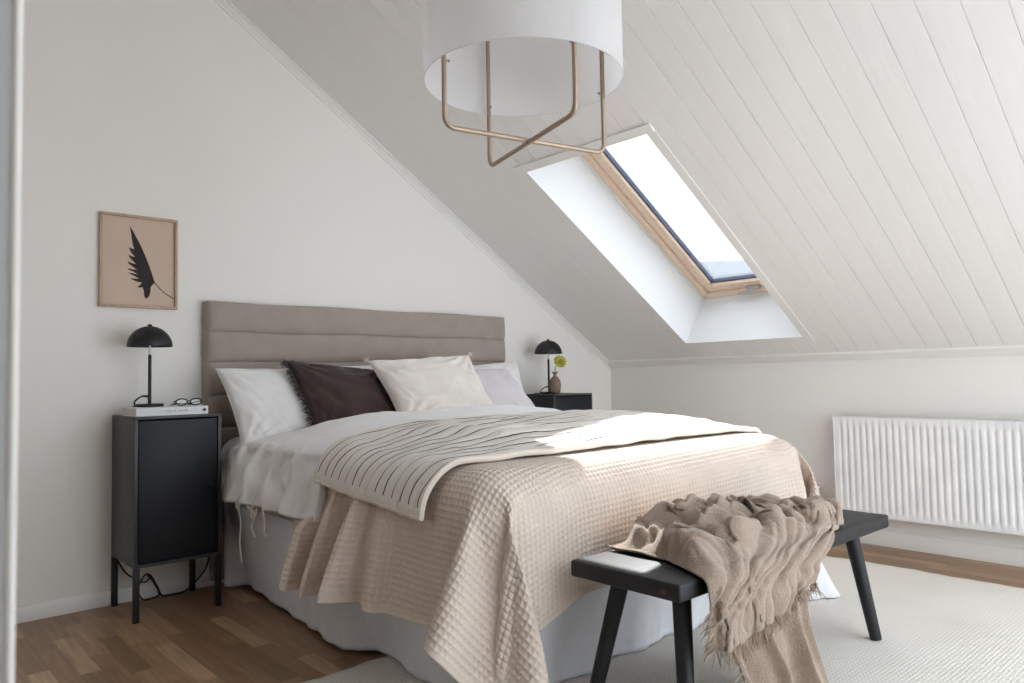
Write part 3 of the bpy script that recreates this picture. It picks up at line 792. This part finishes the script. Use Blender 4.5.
def floor_collider(): return collider(rounded_box('f', (-5, -5, -.5), (1, 1, .013), .01, 1), .003, 20)
def bed_core(g=0.): return collider(rounded_box('b', (-2.89-g, -2.03, -.2), (-1.13+g, .3, .672+g*.6), .13, 9), .004, 20)
def puff(x, y):
    """height of the stuffed duvet under its cover"""
    xn = (x+2.01)/.90; yn = (y+1.12)/.76
    a = np.clip(1-np.abs(xn)**3.2, 0, 1)**.5; b = np.clip(1-np.abs(yn)**5, 0, 1)**.5
    roll = .05*np.exp(-((y+.64)/.15)**2)*np.clip((x+2.75)/.35, 0, 1)*np.clip((-1.15-x)/.12, 0, 1)   # turned-down edge
    return .655+.085*a*b+roll+.010*np.sin(x*7+1)*np.sin(y*8)*a*b
def puff_collider():
    x = np.linspace(-2.90, -1.12, 60); y = np.linspace(-1.87, -.37, 50)
    X, Y = np.meshgrid(x, y, indexing='ij')
    return collider(grid_mesh('puff', np.stack([X, Y, puff(X, Y)], -1)), .004, 20)
def sim_bedspread():
    a, b = bed_core(), floor_collider()
    sp = .025
    u = np.arange(-3.28, -.74, sp); v = np.arange(-.89, -2.425, -sp)
    U, V = np.meshgrid(u, v, indexing='ij')
    k = np.clip((-2.55-U)/.5, 0, 1); V = -.89+(V+.89)*(.905+.10*k-.085*np.clip((U+1.25)/.4, 0, 1))     # the near corner hangs longer
    Z = np.full_like(U, .71)
    # soft vertical pleats: gathers in the left overhang, fading on to the top
    g = np.clip((-2.83-U)/.10, 0, 1)*np.clip((V+1.50)/.10, 0, 1)
    Z = Z + g*.040*np.sin(2*np.pi*(V+.8)/.135+1.1*np.sin(V*8))
    o = grid_mesh('spread', np.stack([U, V, Z], -1))
    r = run_cloth(o, 75, mass=.35, tension=25, bend=6, shear=12)
    fresh(a, b, o); r = r.reshape(*U.shape, 3)
    r = soften(r, 1); r[..., 0] = np.minimum(r[..., 0], -1.115)+.065*np.clip((r[..., 0]+1.30)/.15, 0, 1)*np.clip((.665-r[..., 2])/.22, 0, 1)
    # gathers of the side drop, deepening towards the hem
    A = .085*np.clip((.60-r[..., 2])/.30, 0, 1)*np.clip((r[..., 1]+1.66)/.25, 0, 1)*np.clip((-2.84-r[..., 0])/.04, 0, 1)
    q = np.pi*r[..., 1]/.122+.9*np.sin(7*r[..., 1])+.5*r[..., 2]
    r[..., 0] -= A*(np.abs(np.sin(q))**.8-.40); r[..., 1] += .35*A*np.cos(2*q)
    # tucked in under the duvet
    w = np.clip((r[..., 1]+1.24)/.12, 0, 1)*np.clip((r[..., 2]-.44)/.06, 0, 1)
    r[..., 0] += w*(np.maximum(r[..., 0], -2.896)-r[..., 0]); r[..., 2] += w*(np.minimum(r[..., 2], .668)-r[..., 2])
    return r
def sim_duvet():
    a, b = bed_core(.03), puff_collider()
    sp = .025
    u = np.arange(-3.135, -.80, sp); v = np.arange(-.40, -1.62, -sp)
    U, V = np.meshgrid(u, v, indexing='ij')
    k = np.clip((-2.42-U)/.4, 0, 1); k = k*k*(3-2*k); V = V*(1-k)+(-.20+(V+.40)*(.95/1.2))*k   # the side hangs further up the bed
    Z = np.full_like(U, .80) + .012*np.sin(U*13+V*5)*np.sin(V*17) + .008*np.sin(U*31-V*11)
    g = np.clip((-2.85-U)/.10, 0, 1)
    Z = Z + g*.024*np.sin(2*np.pi*V/.17+.6*np.sin(V*9))
    o = grid_mesh('duvet', np.stack([U, V, Z], -1))
    r = run_cloth(o, 60, mass=.45, tension=22, bend=7, shear=10, cd=.008)
    fresh(a, b, o); r = r.reshape(*U.shape, 3)
    r[..., 0] = np.where(r[..., 1] > -.40, np.maximum(r[..., 0], -2.952), r[..., 0]); return r
def sim_throw():
    a0 = collider(rounded_box('bt', (-2.657, -2.494, .30), (-1.403, -2.105, .431), .012, 3), .004, 12)
    b0 = collider(rounded_box('bs', (-2.8, -2.02, -.2), (-1.2, -.5, .60), .05, 4), .004, 20)
    f0 = floor_collider()
    nu, nv = 110, 140
    i, j = np.meshgrid(np.arange(nu)/(nu-1), np.arange(nv)/(nv-1), indexing='ij')
    # fan: wide and crumpled on the bench, gathered where it falls over the front edge
    J = .42
    lx = -2.50-.10*np.clip((j-.22)/.2, 0, 1); rx = np.interp(j, [0, .12, .30, J-.02, .55, 1], [-1.84, -1.72, -1.64, -1.74, -2.02, -2.06])
    X = lx+(rx-lx)*i
    L = np.clip(j/J, 0, 1); F = np.clip((j-J)/(1-J), 0, 1)
    ext = np.interp(i, [0, .3, .6, 1], [.17, .18, .145, .06])              # the fringed end only just hangs over
    Y = -2.118-.375*L-ext*F
    top = np.clip((J-j)/.09, 0, 1); top = top*top*(3-2*top)
    nz = lambda x, y, s: (np.sin(x*1.7+1.3*np.sin(y*1.3+s)+s)+np.sin(y*2.1+1.7*np.sin(x*1.1-s)+2*s)+.6*np.sin(x*3.3-y*2.9+s)+.4*np.sin(x*5.1+y*4.3+3*s))/2.4
    wx = .045*nz(X*8, Y*8, 7.); wy = .045*nz(X*8, Y*8, 11.)
    dx = (X+wx+2.13)/1.5; dy = (Y+wy+2.215); r = np.sqrt(dx*dx+dy*dy)+.035; th = np.arctan2(dy, dx)
    wp = 1.5*nz(X*9, Y*9, 1.)
    f1 = 6*th+4.6*np.log(r)+1.7*wp; f2 = 9*th-6.5*np.log(r)+3.2*nz(X*13, Y*13, 3.)
    amp = np.clip(r/.09, .25, 1)
    dome = np.exp(-((X+2.19)/.22)**2-((Y+2.235)/.115)**2)
    ed = np.clip(np.minimum(i, 1-i)/.07, 0, 1)*np.clip(j/.07, 0, 1); ed = ed*ed*(3-2*ed)
    h1 = np.abs(np.sin(f1*.5))**.8; h2 = np.abs(np.sin(f2*.5))**.8
    H = .004+.046*h1*amp+.026*h2*amp+.055*dome+.010*nz(X*26, Y*26, 5.)
    wave = .5+.5*np.sin(2*np.pi*3.1*i+1.5*np.sin(5*j)+2.2)
    Z = .441+ed*(top*H+(1-top)*.012)+.028*(1-top)*wave*np.clip(F*6, .25, 1)+.004*(1+nz(X*14, Y*14, 2.))
    # folds lean over: slide along the slope of the pile
    gx = np.gradient(top*ed*H, axis=0)/np.maximum(np.abs(np.gradient(X, axis=0)), 1e-4)
    lean = .026*top*ed
    X = X+lean*np.cos(f1)*amp; Y = Y+.7*lean*np.cos(f1+1.1)*amp
    X = X+(1-top)*.010*np.cos(2*np.pi*3.1*i+1.5*np.sin(5*j)+2.2)*np.clip(np.minimum(i, 1-i)/.1, 0, 1)
    o = grid_mesh('throw', np.stack([X, Y, Z], -1))
    pins = [(p*nv+q, 1.0) for p in range(nu) for q in range(int((J-.07)*nv)) if (p+q) % 2 == 0 or q < 3]
    r = run_cloth(o, 60, mass=.3, tension=16, bend=2.5, shear=6, cd=.006, selfc=False, quality=7, fric=20, damp=8, pin=pins)
    fresh(a0, b0, f0, o); r = soften(r.reshape(nu, nv, 3), 4, np.clip((j-J+.06)/.06, 0, 1))
    # soft folds running from the heap down over the edge
    N = np.cross(np.gradient(r, axis=0), np.gradient(r, axis=1)); N /= np.maximum(np.linalg.norm(N, axis=-1, keepdims=True), 1e-9)
    if N[..., 2].mean() < 0: N = -N
    q = np.pi*(4.6*i+1.9*j+.35*np.sin(9*j+4*i))+.5*nz(X*9, Y*9, 2.)
    d = .020*np.abs(np.sin(q))**.8+.007*np.abs(np.sin(2.3*q+3*j))
    wgt = np.clip((j-.20)/.12, 0, 1)*np.clip(np.minimum(i, 1-i)/.06, 0, 1)
    return r+N*(d*wgt)[..., None]

MEMO = {}
def cached(name, fn):
    if name not in MEMO: MEMO[name] = fn()
    return MEMO[name].copy()

def up1(P, k):
    """Catmull-Rom upsampling by k along axis 0"""
    n = len(P); A = np.concatenate([[2*P[0]-P[1]], P, [2*P[-1]-P[-2]]]); out = []
    t = (np.arange(k)/k).reshape(-1, *([1]*(P.ndim)))
    a, b, c, d = A[:-3][None], A[1:-2][None], A[2:-1][None], A[3:][None]
    q = .5*((2*b)+(c-a)*t+(2*a-5*b+4*c-d)*t*t+(3*b-a-3*c+d)*t**3)
    q = np.moveaxis(q, 0, 1).reshape(-1, *P.shape[1:])
    return np.concatenate([q, P[-1:]])
def upsample(P, k): return np.swapaxes(up1(np.swapaxes(up1(P, k), 0, 1), k), 0, 1)
def gnormals(P):
    du = np.gradient(P, axis=0); dv = np.gradient(P, axis=1); n = np.cross(du, dv)
    return n/np.maximum(np.linalg.norm(n, axis=-1, keepdims=True), 1e-9)
def grid_faces(nu, nv, off=0, flip=False):
    idx = np.arange(nu*nv).reshape(nu, nv)+off
    F = np.stack([idx[:-1,:-1], idx[1:,:-1], idx[1:,1:], idx[:-1,1:]], -1).reshape(-1, 4)
    return F[:, ::-1] if flip else F
def cloth_obj(name, P, mat, thick=.004, uv=None, parent=None):
    """closed sheet with thickness from a point grid (outer face = P)"""
    nu, nv = P.shape[:2]; N = gnormals(P)
    if N[..., 2].mean() < 0: N = -N
    Q = P-N*thick
    V = np.concatenate([P.reshape(-1, 3), Q.reshape(-1, 3)]); n = nu*nv; idx = np.arange(n).reshape(nu, nv)
    ring = np.concatenate([idx[:-1, 0], idx[-1, :-1], idx[:0:-1, -1], idx[0, :0:-1]])
    nx = np.roll(ring, -1)
    F = np.concatenate([grid_faces(nu, nv), grid_faces(nu, nv, n, True), np.stack([ring, ring+n, nx+n, nx], -1)])
    if uv is not None: uv = np.concatenate([uv.reshape(-1, 2)]*2)
    o = mesh_np(name, V, F, mat, parent, uv=uv)
    bm = bmesh.new(); bm.from_mesh(o.data); bmesh.ops.recalc_face_normals(bm, faces=bm.faces); bm.to_mesh(o.data); bm.free()
    return o

# ---- beige waffle bedspread
def bedspread():
    P = cached('spread', sim_bedspread); k = 8
    P = upsample(P, k); N = gnormals(P)
    if N[..., 2].mean() < 0: N = -N
    nu, nv = P.shape[:2]; a = np.arange(nu)[:, None]*.025/k; b = np.arange(nv)[None, :]*.025/k
    c = .01875
    fa = np.abs(((a/c) % 1)-.5)*2; fb = np.abs(((b/c) % 1)-.5)*2
    ridge = np.maximum(fa, fb)**2.0                                    # walls high, pit low
    edge = np.minimum(np.minimum(a, a.max()-a), np.minimum(b, b.max()-b)); m = np.clip((edge-.012)/.01, 0, 1)
    h = (ridge*.0046)*m + .003*(1-m)
    P = P+N*(h[..., None]-.001)
    return tag(cloth_obj('bedspread', P, M_waffle, .003), 'beige waffle-weave bedspread draped over the foot of the bed to the floor', 'bedspread')
bedspread()

# ---- white duvet
def duvet():
    P = upsample(cached('duvet', sim_duvet), 3)
    o = empty('duvet', (0, 0, 0), 'white linen duvet turned down below the pillows, its side opening tied with tapes', 'duvet')
    cloth_obj('duvet_cover', P, M_duvet, .026, parent=o)
    T = [[(-2.975, -.575, .49), (-2.985, -.577, .45), (-2.975, -.582, .38), (-2.979, -.582, .30), (-2.975, -.589, .225)],
         [(-2.975, -.585, .49), (-2.985, -.565, .465), (-2.982, -.552, .44), (-2.976, -.567, .43), (-2.978, -.58, .455)],
         [(-2.975, -.735, .50), (-2.985, -.715, .46), (-2.98, -.69, .425), (-2.975, -.705, .41), (-2.978, -.745, .45), (-2.975, -.715, .41), (-2.98, -.70, .38), (-2.975, -.716, .343)],
         [(-2.975, -.80, .52), (-2.982, -.805, .47), (-2.975, -.81, .41), (-2.98, -.815, .37), (-2.975, -.822, .36)],
         [(-2.975, -.62, .485), (-2.982, -.65, .465), (-2.978, -.69, .44), (-2.975, -.715, .425)]]
    for p in T:
        q = smoothpath(p, 8); m = MB(); m.tube(q, .0032, 8); m.sphere(q[-1], .0042, 8, 6); m.obj('tie', M_tie, o)
duvet()
# ---- striped quilt: lies on whatever is below it, so probe the bedding from above
from mathutils.bvhtree import BVHTree
def envelope(x, y, grids):
    Z = np.full((len(x), len(y)), .66)
    for P in grids:
        n = P.shape[0]*P.shape[1]
        t = BVHTree.FromPolygons([tuple(q) for q in P.reshape(-1, 3)], grid_faces(*P.shape[:2]).tolist())
        for i, a in enumerate(x):
            for j, b in enumerate(y):
                h = t.ray_cast(Vector((a, b, 2)), Vector((0, 0, -1)))
                if h[0] is not None: Z[i, j] = max(Z[i, j], h[0].z)
    return Z
def blur(Z, r):
    for ax in (0, 1):
        n = Z.shape[ax]; acc = 0
        for k in range(-r, r+1): acc = acc+np.take(Z, np.clip(np.arange(n)+k, 0, n-1), axis=ax)
        Z = acc/(2*r+1)
    return Z
def quilt():
    x = np.arange(-2.86, -1.05, .02); y = np.arange(-1.10, -1.92, -.02)
    E = envelope(x, y, [cached('spread', sim_bedspread), cached('duvet', sim_duvet)])
    M = E.copy()
    for _ in range(2):
        M = np.maximum.reduce([np.roll(np.roll(M, a, 0), b, 1) if 0 else M[np.clip(np.arange(len(x))+a, 0, len(x)-1)][:, np.clip(np.arange(len(y))+b, 0, len(y)-1)] for a in (-1, 0, 1) for b in (-1, 0, 1)])
    M = blur(blur(M, 7), 5)+.006; M = blur(np.maximum(M, E-.002), 1)+.021
    ny = 60; nx = 190
    P = np.zeros((nx, ny, 3)); UV = np.zeros((nx, ny, 2))
    for j in range(ny):
        v = j/(ny-1); yy0 = -1.175-.64*v
        zc = np.array([np.interp(-yy0, -y, M[i]) for i in range(len(x))])
        # profile across the bed: hem hanging on the left, shoulder, then the top
        hem = .600-.052*v; xs = -2.80; zs = np.interp(xs, x, zc)
        pts = []
        xo = -2.955
        for t in np.linspace(0, 1, 40):
            a = t*PI/2
            xx = xo+(xs-xo)*(1-math.cos(a))**.95; zz = hem+(zs-hem)*math.sin(a)**1.05
            pts.append((xx, max(zz, np.interp(xx, x, zc)-.004) if xx > x[1] else zz))
        pts += [(a, b) for a, b in zip(x, zc) if a > xs+.01 and a < -1.17]
        xr, zr = pts[-1]
        for t in np.linspace(.1, 1, 14): pts.append((xr+.075*math.sin(t*PI/2), zr-.11*(1-math.cos(t*PI/2))))
        pts = np.array(pts); d = np.concatenate([[0], np.cumsum(np.hypot(*np.diff(pts, axis=0).T))])
        s = np.linspace(0, d[-1], nx)
        P[:, j, 0] = np.interp(s, d, pts[:, 0]); P[:, j, 2] = np.interp(s, d, pts[:, 1])
        P[:, j, 1] = yy0+.012*np.sin(s*5+1)*(1 if j == ny-1 else v)+.01*np.sin(s*3.1)*(1-v)
        UV[:, j, 0] = s; UV[:, j, 1] = .64*v
    P[:, :, 2] += .003*np.sin(UV[..., 0]*26+3*np.sin(UV[..., 1]*14))*np.sin(UV[..., 1]*30+UV[..., 0]*4)
    P = upsample(P, 2); UV = upsample(UV, 2)
    N = gnormals(P); N = N if N[..., 2].mean() > 0 else -N
    # puffed channels between the stitched lines
    P = P+N*(.0035*np.abs(np.sin(UV[..., 1]/.047*PI+1.2*np.sin(UV[..., 0]*3))))[..., None]
    o = empty('quilt', (0, 0, 0), 'cream quilted runner with wavy black lines lying across the bed', 'quilt')
    cloth_obj('quilt_panel', P, M_quilt, .017, UV, o)
    Q = P-N*.009
    ring = np.concatenate([Q[:-1, 0], Q[-1, :-1], Q[:0:-1, -1], Q[0, :0:-1]])[::2]
    m = MB(); m.tube([*ring, ring[0]], .0105, 8, cap=False); m.obj('binding', M_quiltedge, o)
quilt()
# ---- wool throw on the bench: a crumpled heap, a short fringed end and a long fall to the floor
def throw():
    o = empty('throw_blanket', (-2.2, -2.3, .431), 'crumpled taupe wool throw with frayed fringe spilling over the bench front', 'throw blanket')
    inv = np.array(o.location)
    P = upsample(cached('throw', sim_throw), 2)
    cloth_obj('blanket', P-inv, M_throw, .005, parent=o)
    nu, nv = 90, 90
    u, v = np.meshgrid(np.arange(nu)/(nu-1), np.arange(nv)/(nv-1), indexing='ij')
    z = .428-.408*v
    x = -2.505+.41*u+(.02*v*(1-u))+.05*v*u+.022*np.sin(6.5*v+1.0)*u**2-.02*np.sin(5*v)*(1-u)**2
    A = .004+.022*np.clip((v-.12)/.5, 0, 1)
    w = np.sin(2*np.pi*2.7*u+1.6*v+.8*np.sin(4*v))+.35*np.sin(2*np.pi*6.1*u-2*v)+.25*np.sin(2*np.pi*1.3*u+7*v)
    y = -2.481-.006*np.clip(v*8, 0, 1)-A*(1.2+w)-.035*v*v
    x = x+.012*np.cos(2*np.pi*2.7*u+1.6*v+.8*np.sin(4*v))*np.clip(v*2, 0, 1)
    y = y+.016*np.clip(1-v/.04, 0, 1)
    Q = np.stack([x, y, z], -1)
    cloth_obj('blanket_fall', Q-inv, M_throw, .004, parent=o)
    rr = random.Random(11); m = MB()
    def strands(a, b, n, down):
        for q, w in zip(a, b):
            for _ in range(n):
                d = Vector(q-w).normalized(); p = Vector(q-inv)+Vector((rr.uniform(-.003, .003), rr.uniform(-.002, .002), 0)); L = rr.uniform(.022, .05)
                e = (d*.7+Vector((rr.uniform(-.45, .45), rr.uniform(-.4, .1), -.5 if down else .0))).normalized()
                if p.z+inv[2]-L < .016: e = (d*.2+Vector((rr.uniform(-.6, .6), -.7, 0))).normalized(); e.z = max(e.z, -.03)
                f = (e+Vector((rr.uniform(-.4, .4), rr.uniform(-.3, .2), -.3 if down else 0))).normalized()
                if p.z+inv[2]-L < .016: f.z = max(f.z, -.02)
                m.tube([p-d*.004, p+e*L*.5, p+e*L*.5+f*L*.5], [.0017, .0014, .0007], 5)
    strands(P[::2, -1], P[::2, -5], 2, True); strands(P[::3, 0], P[::3, 5], 1, False); strands(Q[:, -1], Q[:, -5], 1, True)
    strands(P[0, 170:-1:3], P[3, 170:-1:3], 1, True); strands(Q[0, 30::4], Q[4, 30::4], 1, True)
    f = m.obj('fringe', M_fringe, o); f['kind'] = 'stuff'
throw()

# ---- valance round the bed base
def valance():
    B = [(-2.86, -.115), (-2.85, -.14), (-2.775, -.18), (-2.785, -.30), (-2.805, -.5), (-2.832, -.79), (-2.85, -1.0), (-2.876, -1.20), (-2.82, -1.27), (-2.79, -1.33), (-2.80, -1.48), (-2.83, -1.62), (-2.80, -1.80), (-2.79, -1.90), (-2.72, -1.955), (-2.5, -1.935), (-2.36, -1.955), (-2.25, -1.915), (-2.12, -1.945), (-2.0, -1.915), (-1.86, -1.945), (-1.72, -1.93), (-1.55, -1.965), (-1.40, -1.96), (-1.27, -2.04), (-1.12, -2.135), (-1.07, -2.05), (-1.10, -1.7), (-1.13, -1.2), (-1.12, -.6), (-1.13, -.13)]
    def topof(x, y):
        if y > -1.86 and x < -2: return (-2.866, y)
        if y > -1.86: return (-1.154, y)
        return (min(max(x, -2.82), -1.18), -1.976)
    T = [topof(*b) for b in B]
    k = 14
    Bp = up1(np.array(B), k); Tp = up1(np.array(T), k)
    s = np.concatenate([[0], np.cumsum(np.hypot(*np.diff(Bp, axis=0).T))])
    zs = [.40, .30, .24, .18, .12, .07, .045, .04, .032, .028, .014]
    P = np.zeros((len(Bp), len(zs), 3))
    tan = np.gradient(Bp, axis=0); nr = np.stack([tan[:, 1], -tan[:, 0]], -1); nr /= np.maximum(np.linalg.norm(nr, axis=1, keepdims=True), 1e-6)
    cen = np.array([-2.0, -1.0]); sg = np.sign(((Bp-cen)*nr).sum(1)); nr = nr*np.median(sg)
    for q, z in enumerate(zs):
        t = max(0, 1-(z-.014)/.386)**1.1
        w = .006*np.sin(s*31+1.6*np.sin(s*7))*t+.0012*np.sin(s*120)*(t**6) + (.002 if z < .04 else 0)
        xy = Tp*(1-t)+Bp*t+nr*w[:, None]
        P[:, q, :2] = xy; P[:, q, 2] = z+(.0012*np.sin(s*70)*(t**8))
    o = cloth_obj('bed_valance', P, M_valance, .003)
    return tag(o, 'white cotton valance hanging to the floor around the bed base', 'valance')
valance()

# ---- pillows: four corners, a pinched seam and a stuffed middle
from mathutils import noise as mnoise
def pillow(name, label, cat, corners, t, mat, seed=0, wr=.006, group='pillows against the headboard', sag=.05, concave=.055):
    TL, TR, BL, BR = [Vector(c) for c in corners]
    cen = (TL+TR+BL+BR)/4; nrm = (TR-TL).cross(TL-BL).normalized()
    if nrm.y > 0: nrm = -nrm
    n = 56; off = Vector((seed*3.1, seed*1.7, 0)); o = empty(name, cen, label, cat, group)
    def pt(i, j, side):
        a, b = 2*i/n-1, 2*j/n-1
        a = math.copysign(abs(a)**.85, a); b = math.copysign(abs(b)**.85, b)
        aa = a*(1-concave*(1-b*b)*a*a); bb = b*(1-concave*(1-a*a)*b*b)
        p = (TL*(1-aa)+TR*(1+aa))*.5*(1+bb)*.5+(BL*(1-aa)+BR*(1+aa))*.5*(1-bb)*.5
        e = max(0, (1-a*a)*(1-b*b)); th = t*e**.40
        if b < 0: th *= 1+.25*(-b)*(1-b*b)
        q = Vector((a*2.2, b*2.2, side*.7))+off
        rim = min(1, e*6)
        w = wr*(mnoise.noise(q*1.3)*1.2+mnoise.noise(Vector((q.x*5+q.y*2, q.y*1.2, q.z)))*.7*(.3+a*a)+mnoise.noise(Vector((q.x*1.5, q.y*6, q.z+4)))*.6*(.3+b*b))*rim
        # tension creases running in from the corners
        for sa, sb in ((1,1), (1,-1), (-1,1), (-1,-1)):
            d = math.hypot(a-sa, b-sb); an = math.atan2(b-sb, a-sa)
            w += wr*.55*math.sin(an*16+seed)*math.exp(-((d-.45)/.32)**2)*rim
        return p+nrm*side*(th*(1. if side > 0 else .75)+w)-cen
    V = []; F = []; front = {}; back = {}
    for i in range(n+1):
        for j in range(n+1):
            front[i, j] = len(V); V.append(pt(i, j, 1))
    for i in range(n+1):
        for j in range(n+1):
            if i in (0, n) or j in (0, n): back[i, j] = front[i, j]
            else: back[i, j] = len(V); V.append(pt(i, j, -1))
    for i in range(n):
        for j in range(n):
            F.append((front[i, j], front[i+1, j], front[i+1, j+1], front[i, j+1])); F.append((back[i, j], back[i, j+1], back[i+1, j+1], back[i+1, j]))
    mesh_np('cushion_cover', V, F, mat, o)
    ring = [V[front[i, 0]] for i in range(n)]+[V[front[n, j]] for j in range(n)]+[V[front[i, n]] for i in range(n, 0, -1)]+[V[front[0, j]] for j in range(n, 0, -1)]
    return o, ring, nrm
def piping(o, ring, mat, r=.0018):
    m = MB(); m.tube([*ring, ring[0]], r, 7, cap=False); m.obj('seam', mat, o)
for nm, lb, ct, cs, t, mt, sd, wr, cc in (
    ('pillow', 'white linen pillow leaning on the headboard at the left, beside the dark cushion', 'pillow', ((-2.93, -.185, 1.006), (-2.36, -.19, .998), (-2.905, -.43, .655), (-2.40, -.43, .65)), .078, M_white, 1, .009, .06),
    ('pillow', 'white pillow mostly hidden behind the dark and cream cushions', 'pillow', ((-2.40, -.165, 1.012), (-1.80, -.165, 1.032), (-2.40, -.36, .68), (-1.80, -.36, .68)), .062, M_white, 2, .006, .05),
    ('pillow', 'white pillow at the right end of the headboard, behind the lilac grey one', 'pillow', ((-1.76, -.17, 1.0), (-1.085, -.175, 1.04), (-1.76, -.40, .68), (-1.19, -.41, .69)), .07, M_white, 3, .007, .06),
    ('cushion', 'pale lilac grey cushion tucked behind the cream one', 'cushion', ((-1.72, -.30, .985), (-1.295, -.305, .992), (-1.80, -.53, .70), (-1.205, -.53, .70)), .062, M_lav, 4, .006, .05),
    ('cushion', 'dark brown linen cushion with a frayed edge', 'cushion', ((-2.640, -.285, 1.036), (-2.13, -.295, .985), (-2.60, -.54, .68), (-2.15, -.54, .68)), .068, M_dark, 5, .007, .045),
    ('cushion', 'cream crinkled cushion in front of all the other pillows', 'cushion', ((-2.268, -.385, 1.036), (-1.632, -.385, 1.066), (-2.235, -.655, .70), (-1.645, -.655, .72)), .080, M_cream, 6, .014, .085)):
    o, ring, nr = pillow(nm, lb, ct, cs, t, mt, sd, wr, concave=cc)
    piping(o, ring, mt)
    if sd == 5:
        rr = random.Random(2); m = MB(); L = len(ring)
        for k in range(0, L):
            p = Vector(ring[k])
            if p.x > -.12: continue
            for _ in range(3):
                d = Vector((-1, rr.uniform(-.8, .3), rr.uniform(-.7, .7))).normalized()
                m.tube([p, p+d*rr.uniform(.010, .018), p+d*rr.uniform(.020, .038)+Vector((0, 0, -.004))], [.0022, .0018, .001], 5)
        f = m.obj('fringe', mt, o); f['kind'] = 'stuff'
    if sd == 6:
        for c in (cs[0], cs[1]):
            rr = random.Random(9); m = MB(); p = Vector(c)-o.location
            sx = 1 if c is cs[1] else -1
            for _ in range(16):
                d = Vector((sx*rr.uniform(-.1, .9), rr.uniform(-.5, .5), rr.uniform(-.1, .9))).normalized()
                m.tube([p-d*.004, p+d*.012, p+d*rr.uniform(.016, .026)], [.002, .0016, .0008], 5)
            f = m.obj('tassel', mt, o); f['kind'] = 'stuff'


# ------------------------------------------------------------------ light
wd = bpy.data.worlds.new('sky'); S.world = wd; wd.use_nodes = True
bg = wd.node_tree.nodes['Background']; bg.inputs['Color'].default_value = (.85, .925, 1.0, 1); bg.inputs['Strength'].default_value = 2.6
sun = bpy.data.lights.new('sun', 'SUN'); so = bpy.data.objects.new('sun', sun); C.objects.link(so)
sd = Vector((-.745, -.50, -1.0)).normalized()
so.rotation_euler = sd.to_track_quat('-Z', 'Y').to_euler(); so.location = (4, 3, 8)
sun.energy = 6.0; sun.angle = math.radians(.6); sun.color = (1, .99, .975)

S.view_settings.view_transform = 'Standard'; S.view_settings.look = 'None'; S.view_settings.gamma = 1
S.view_settings.use_curve_mapping = False; S.view_settings.exposure = 0.82
S.frame_set(1)
S.cycles.max_bounces = 10; S.cycles.diffuse_bounces = 6; S.cycles.transparent_max_bounces = 12
